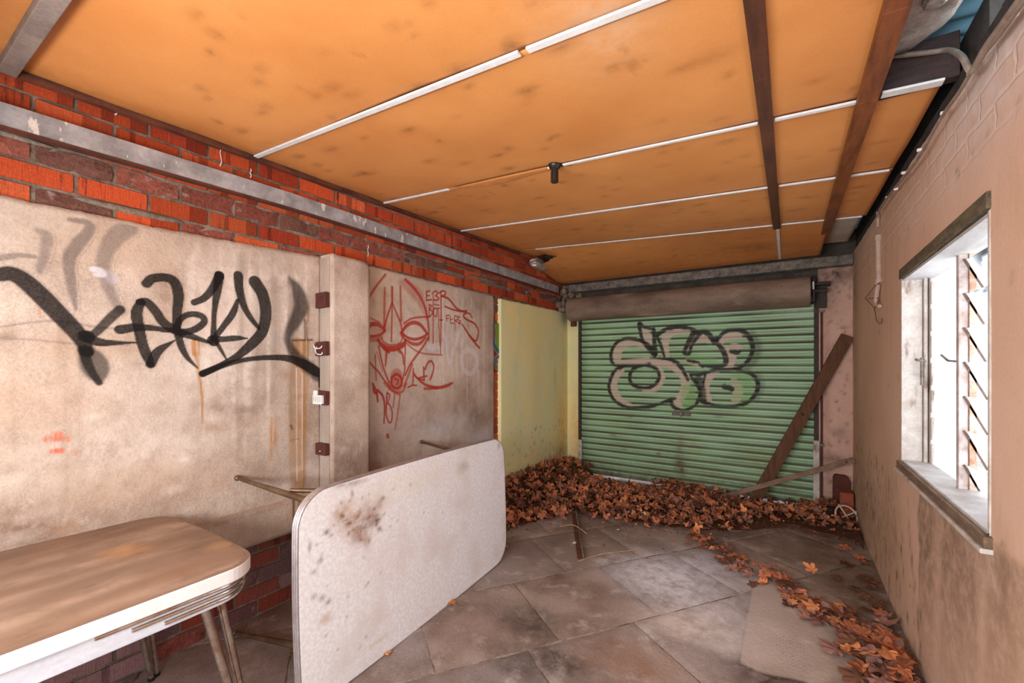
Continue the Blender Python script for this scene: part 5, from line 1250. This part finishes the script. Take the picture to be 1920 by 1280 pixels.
GEO = [leaf_geo(11+i, c, l) for i, (c, l) in enumerate([(.12,5),(.4,5),(.8,5),(-.35,5),(1.3,5),(.25,3),(.8,3),(-.6,5)])]
LM = []
for gi, (vs, fs) in enumerate(GEO):
    row = []
    for mi, mm in enumerate(LEAFM):
        me = bpy.data.meshes.new('leaf_blade'); me.from_pydata(vs, [], fs); me.materials.append(mm); me.polygons.foreach_set('use_smooth', [True]*len(me.polygons)); row.append(me)
    LM.append(row)
GMIN = [min(v[2] for v in vs) for vs, fs in GEO]

drift_front = [onz(*q) for q in ((935,1000),(985,985),(1040,975),(1100,972),(1170,982),(1240,992),(1300,1000),(1360,1003),(1420,990),(1480,984),(1540,1000),(1600,1012),(1640,1040))]
def front_y(x):
    P = drift_front
    for i in range(len(P)-1):
        if P[i].x <= x <= P[i+1].x: t = (x-P[i].x)/(P[i+1].x-P[i].x); return P[i].y*(1-t)+P[i+1].y*t
    return P[0].y if x < P[0].x else P[-1].y
def height(x, y):
    h = .02*min(1, max(0, (y-front_y(x))/.25))
    h += .20*math.exp(-((x+2.42)/.26)**2)*min(1, max(0, (y-3.0)/.5))*(1.0 - .25*max(0, min(1, (y-4.4)/.6)))
    h += .05*math.exp(-((x+1.9)/.35)**2 - ((y-4.35)/.35)**2) + .085*math.exp(-((x+2.12)/.14)**2 - ((y-4.92)/.12)**2)
    h += .04*math.exp(-((y-4.45)/.3)**2)*min(1, max(0, (x+2.2)/.5))
    h += .06*math.exp(-((x+1.1)/.16)**2 - ((y-4.88)/.15)**2)
    h += .09*math.exp(-((x-.32)/.16)**2 - ((y-4.82)/.2)**2)
    return h
def in_drift(x, y):
    if not (-2.41 < x < .46 and y < 5.03 and y > front_y(x) + .04*math.sin(x*23)): return False
    if -2.05 < x < -1.27 and y > 4.68 + .06*math.sin(x*9): return False      # bare floor before the door
    if x > -.35 and y > 4.78 and x < .2: return random.random() < .5
    return True
# things the leaves must not grow through
def free(x, y, r):
    return x < XR - .03 - r*.5
trail = [(onz(u, v), w) for u, v, w in ((1303,1003,.08),(1335,1030,.10),(1375,1055,.11),(1425,1077,.12),(1475,1100,.13),(1520,1130,.13),(1560,1155,.14),(1600,1185,.15),(1640,1222,.16),(1675,1262,.17),(1705,1305,.18))]
spots = []
r3 = random.Random(5)
# trail
for i in range(len(trail)-1):
    (p, w), (q, w2) = trail[i], trail[i+1]; L_ = (q-p).length; k = int(L_*(84 if i < 6 else 74))+3
    for _ in range(k):
        t = r3.random(); c = p.lerp(q, t); s_ = r3.gauss(0, .55)*(w+(w2-w)*t); nrm = Vector(((q-p).y, -(q-p).x, 0)).normalized()
        c = c + nrm*s_
        if c.x > .44: c.x = .44 - r3.random()*.1
        sz = r3.uniform(.075, .125) if i < 6 else r3.uniform(.11, .18)
        spots.append((c.x, c.y, .004 + r3.random()*.025*(1-min(1,abs(s_)/w)), sz, 'trail'))
# sparse against the right wall
for (u, v) in ((1640,1095),(1655,1110),(1620,1085),(1672,1140),(1690,1160),(1648,1135),(1615,1120),(1660,1185),(1700,1205),(1600,1105),(1628,1150),(1712,1240),(1585,1060),(1610,1045),(1634,1060),(1590,1030),(1570,1085)):
    p = onz(u, v); spots.append((min(p.x,.435), p.y, .004, r3.uniform(.08,.13), 'wall'))
for _ in range(26):
    p = onz(r3.uniform(1615, 1735), r3.uniform(1165, 1285))
    if p.x < .455: spots.append((min(p.x, .43), p.y, .004 + r3.random()*.02, r3.uniform(.10,.165), 'trail'))
n_trail = len(spots)
def clear(x, y):
    for (a, b, r_) in ((p0, p0 + (p1-p0)*.09, .075), (q0+Vector((0,-.14,0)), q0+Vector((0,-.14,0)) + (q1-q0)*.3, .05), (a1, a0, .05), (Vector((.35,5.04,0)), Vector((.47,5.04,0)), .09), (Vector((.437,4.9,0)), Vector((.437,4.98,0)), .085), (Vector((.34,4.65,0)), Vector((.48,4.72,0)), .07)):
        d_ = (b-a).xy; t = max(0, min(1, (Vector((x, y))-a.xy).dot(d_)/max(d_.length_squared, 1e-6)))
        if (Vector((x, y)) - a.xy - d_*t).length < r_: return False
    return True
cand = []
while len(cand) < 2300:
    x = r3.uniform(-2.42, .46); y = r3.uniform(2.9, 5.03)
    if in_drift(x, y) and clear(x, y):
        dens = 1.0 if y > front_y(x)+.12 else .45
        if r3.random() < dens: cand.append((x, y, height(x, y) + r3.uniform(.0,.026), r3.uniform(.045,.105)))
cand.sort(key=lambda c: -c[3]/depth((c[0],c[1],0)))
solo = [((1034,998),.055,'small orange leaf lying alone left of the angle iron'), ((1077,997),.05,'curled orange leaf touching the left side of the angle iron'), ((1113,1007),.05,'curled orange leaf lying alone right of the angle iron'), ((950,1026),.05,'lone orange leaf beside the far foot of the overturned table'), ((850,1130),.075,'broken orange leaf under the lower edge of the overturned table'), ((722,1226),.06,'small leaf at the bottom edge of the overturned table'), ((1212,988),.07,'pale orange leaf lying just in front of the leaf drift'), ((1262,1021),.035,'tiny leaf crumb lying alone on the grey slab'), ((1180,995),.04,'small orange leaf lying on the bare slab just before the drift'), ((1528,1150),.12,'frayed orange leaf on the left side of the leaf trail'), ((1524,1080),.11,'lone orange leaf lying to the right of the leaf trail'), ((1590,1229),.15,'pale yellow orange leaf at the near left edge of the leaf trail'), ((1662,1245),.2,'large orange leaf lying on top of the near end of the trail')]
NI = 300 - n_trail - len(solo)
def place(x, y, z, s, label, group=None, gi=None, mi=None, tilt=.35):
    gi = r3.randrange(len(GEO)) if gi is None else gi
    mi = (0 if r3.random() < .40 else 1 if r3.random() < .25 else 2 if r3.random() < .65 else 3) if mi is None else mi
    o = bpy.data.objects.new('dry_leaf', LM[gi][mi]); COL.objects.link(o)
    rx, ry, rz = r3.gauss(0, tilt), r3.gauss(0, tilt), r3.uniform(0, 6.28)
    M_ = Matrix.Rotation(rz, 4, 'Z') @ Matrix.Rotation(ry, 4, 'Y') @ Matrix.Rotation(rx, 4, 'X') @ Matrix.Scale(s, 4)
    lo = min((M_ @ Vector(v)).z for v in GEO[gi][0]); hi_x = max((M_ @ Vector(v)).x for v in GEO[gi][0])
    x = min(x, XR - .012 - hi_x); lo_x = min((M_ @ Vector(v)).x for v in GEO[gi][0]); x = max(x, XL + .05 - lo_x)
    o.matrix_world = Matrix.Translation((x, y, z - lo)) @ M_
    return tag(o, label, 'leaf', group)
for (x, y, z, s, k) in spots:
    if k == 'trail':
        near = y < 2.75
        place(x, y, z, s, 'dry leaf in the near end of the trail beside the right wall' if near else 'dry leaf in the narrow trail curving across the slabs', 'leaves in the near end of the trail' if near else 'leaves in the trail across the slabs', tilt=.16, gi=r3.choice([0,0,1,3,5,2]), mi=r3.choice([0,2,2,2,3,3,1] if near else [0,0,2,2,1,3]))
    else: place(x, y, z, s, 'dark dry leaf lying in the shade along the foot of the right wall', 'leaves along the right wall', mi=r3.choice([0,3,3]), tilt=.10, gi=r3.choice([0,1,3]))
for (uv, s, lab) in solo:
    p = onz(*uv); place(p.x, p.y, .004 if 'trail' not in lab else .03, s, lab, None, gi=r3.choice([1,3,5]), mi=1, tilt=.14)
for (x, y, z, s) in cand[:NI]:
    left = x < -1.35
    place(x, y, z, s, 'dry leaf in the deep drift heaped below the yellow wall' if left else 'dry leaf in the drift spread before the roller door', 'leaves heaped below the yellow wall' if left else 'leaves drifted before the door', tilt=.45)
# the rest of the drift: one object, with the mulch it lies on
mb = MB()
tones = [S(176,112,80), S(208,136,92), S(150,104,88), S(118,76,56), S(192,120,86), S(96,66,50)]
for (x, y, z, s) in cand[NI:]:
    gi = r3.randrange(len(GEO)); t = .5
    M_ = Matrix.Rotation(r3.uniform(0,6.28), 4, 'Z') @ Matrix.Rotation(r3.gauss(0,t), 4, 'Y') @ Matrix.Rotation(r3.gauss(0,t), 4, 'X') @ Matrix.Scale(s, 4)
    W = [M_ @ Vector(v) for v in GEO[gi][0]]; lo = min(w.z for w in W)
    mb.cur = r3.choice(tones); mb.add([(max(min(w.x+x, XR-.012), XL+.050), min(max(w.y+y, 2.9), 5.06), w.z+z-lo) for w in W], GEO[gi][1])
# crumbs
for _ in range(1500):
    x = r3.uniform(-2.3,.45); y = front_y(x) + r3.gauss(.25,.3)
    if y > 5.0 or y < 2.6 or not clear(x, y): continue
    s = r3.uniform(.008,.022); M_ = Matrix.Translation((x, y, height(x,y)+.004)) @ Matrix.Rotation(r3.uniform(0,6.28),4,'Z') @ Matrix.Rotation(r3.gauss(0,.3),4,'X') @ Matrix.Scale(s,4)
    mb.cur = r3.choice(tones); mb.add([M_ @ Vector(v) for v in ((-.5,-.3,0),(.5,-.4,.1),(.35,.5,0),(-.4,.3,.15))], [(0,1,2,3)])
nx, ny = 90, 66; b = len(mb.v); ok = {}; cl = {}
for i in range(nx):
    for j in range(ny):
        x = XL+.05 + 2.885*i/(nx-1); y = 2.9 + 2.14*j/(ny-1)
        h = height(x, y) - .014 if y > front_y(x)-.05 else -.03
        bare = (-2.05 < x < -1.27 and y > 4.68)
        h += .006*mnoise.noise(Vector((x*20, y*20, 0)))
        mb.v.append((x, y, h if not bare else -.03)); mb.c.append(S(82,56,42))
        ok[(i, j)] = h > -.012 and not bare; cl[(i, j)] = clear(x, y)
for i in range(nx-1):
    for j in range(ny-1):
        if any(ok[q] for q in ((i,j),(i+1,j),(i,j+1),(i+1,j+1))) and all(cl[q] for q in ((i,j),(i+1,j),(i,j+1),(i+1,j+1))): mb.f.append((b+i*ny+j, b+(i+1)*ny+j, b+(i+1)*ny+j+1, b+i*ny+j+1))
o = mb.build('leaf_litter', leaf_stuff, None, attr='tone', fix=False)
tag(o, 'deep litter of broken brown leaves and mulch before the roller door', 'leaves', kind='stuff')

# ================================================================ LIGHT
w = bpy.data.worlds.new('sky'); scn.world = w; w.use_nodes = True
bg = w.node_tree.nodes['Background']; bg.inputs[0].default_value = (.93, .965, 1.0, 1); bg.inputs[1].default_value = 1.8
def area(name, loc, rot, sx, sy, power, col):
    l = bpy.data.lights.new(name, 'AREA'); l.shape = 'RECTANGLE'; l.size = sx; l.size_y = sy; l.energy = power; l.color = col
    o = bpy.data.objects.new(name, l); COL.objects.link(o); o.location = loc; o.rotation_euler = rot; return o
area('rear_fill', (-.85, -.78, 1.30), (math.radians(97), 0, math.radians(-12)), 2.0, .42, 78, (1, .98, .96))  # added fill lamp behind the camera, brightens the whole room
area('window_daylight', (1.25, 2.35, 1.75), (0, math.radians(68), 0), 1.3, 1.5, 62, (.90, .95, 1.0))

cam = bpy.data.cameras.new('camera'); co = bpy.data.objects.new('camera', cam); COL.objects.link(co); scn.camera = co
co.location = (0, 0, CH); co.rotation_euler = (math.pi/2, 0, TH)
cam.sensor_width = 36; cam.lens = F*36/1920; cam.shift_y = (HOR-640)/1920; cam.clip_start = .02
vs_ = scn.view_settings; vs_.view_transform = 'Standard'; vs_.look = 'None'; vs_.gamma = 1; vs_.exposure = 0.2; vs_.use_curve_mapping = False
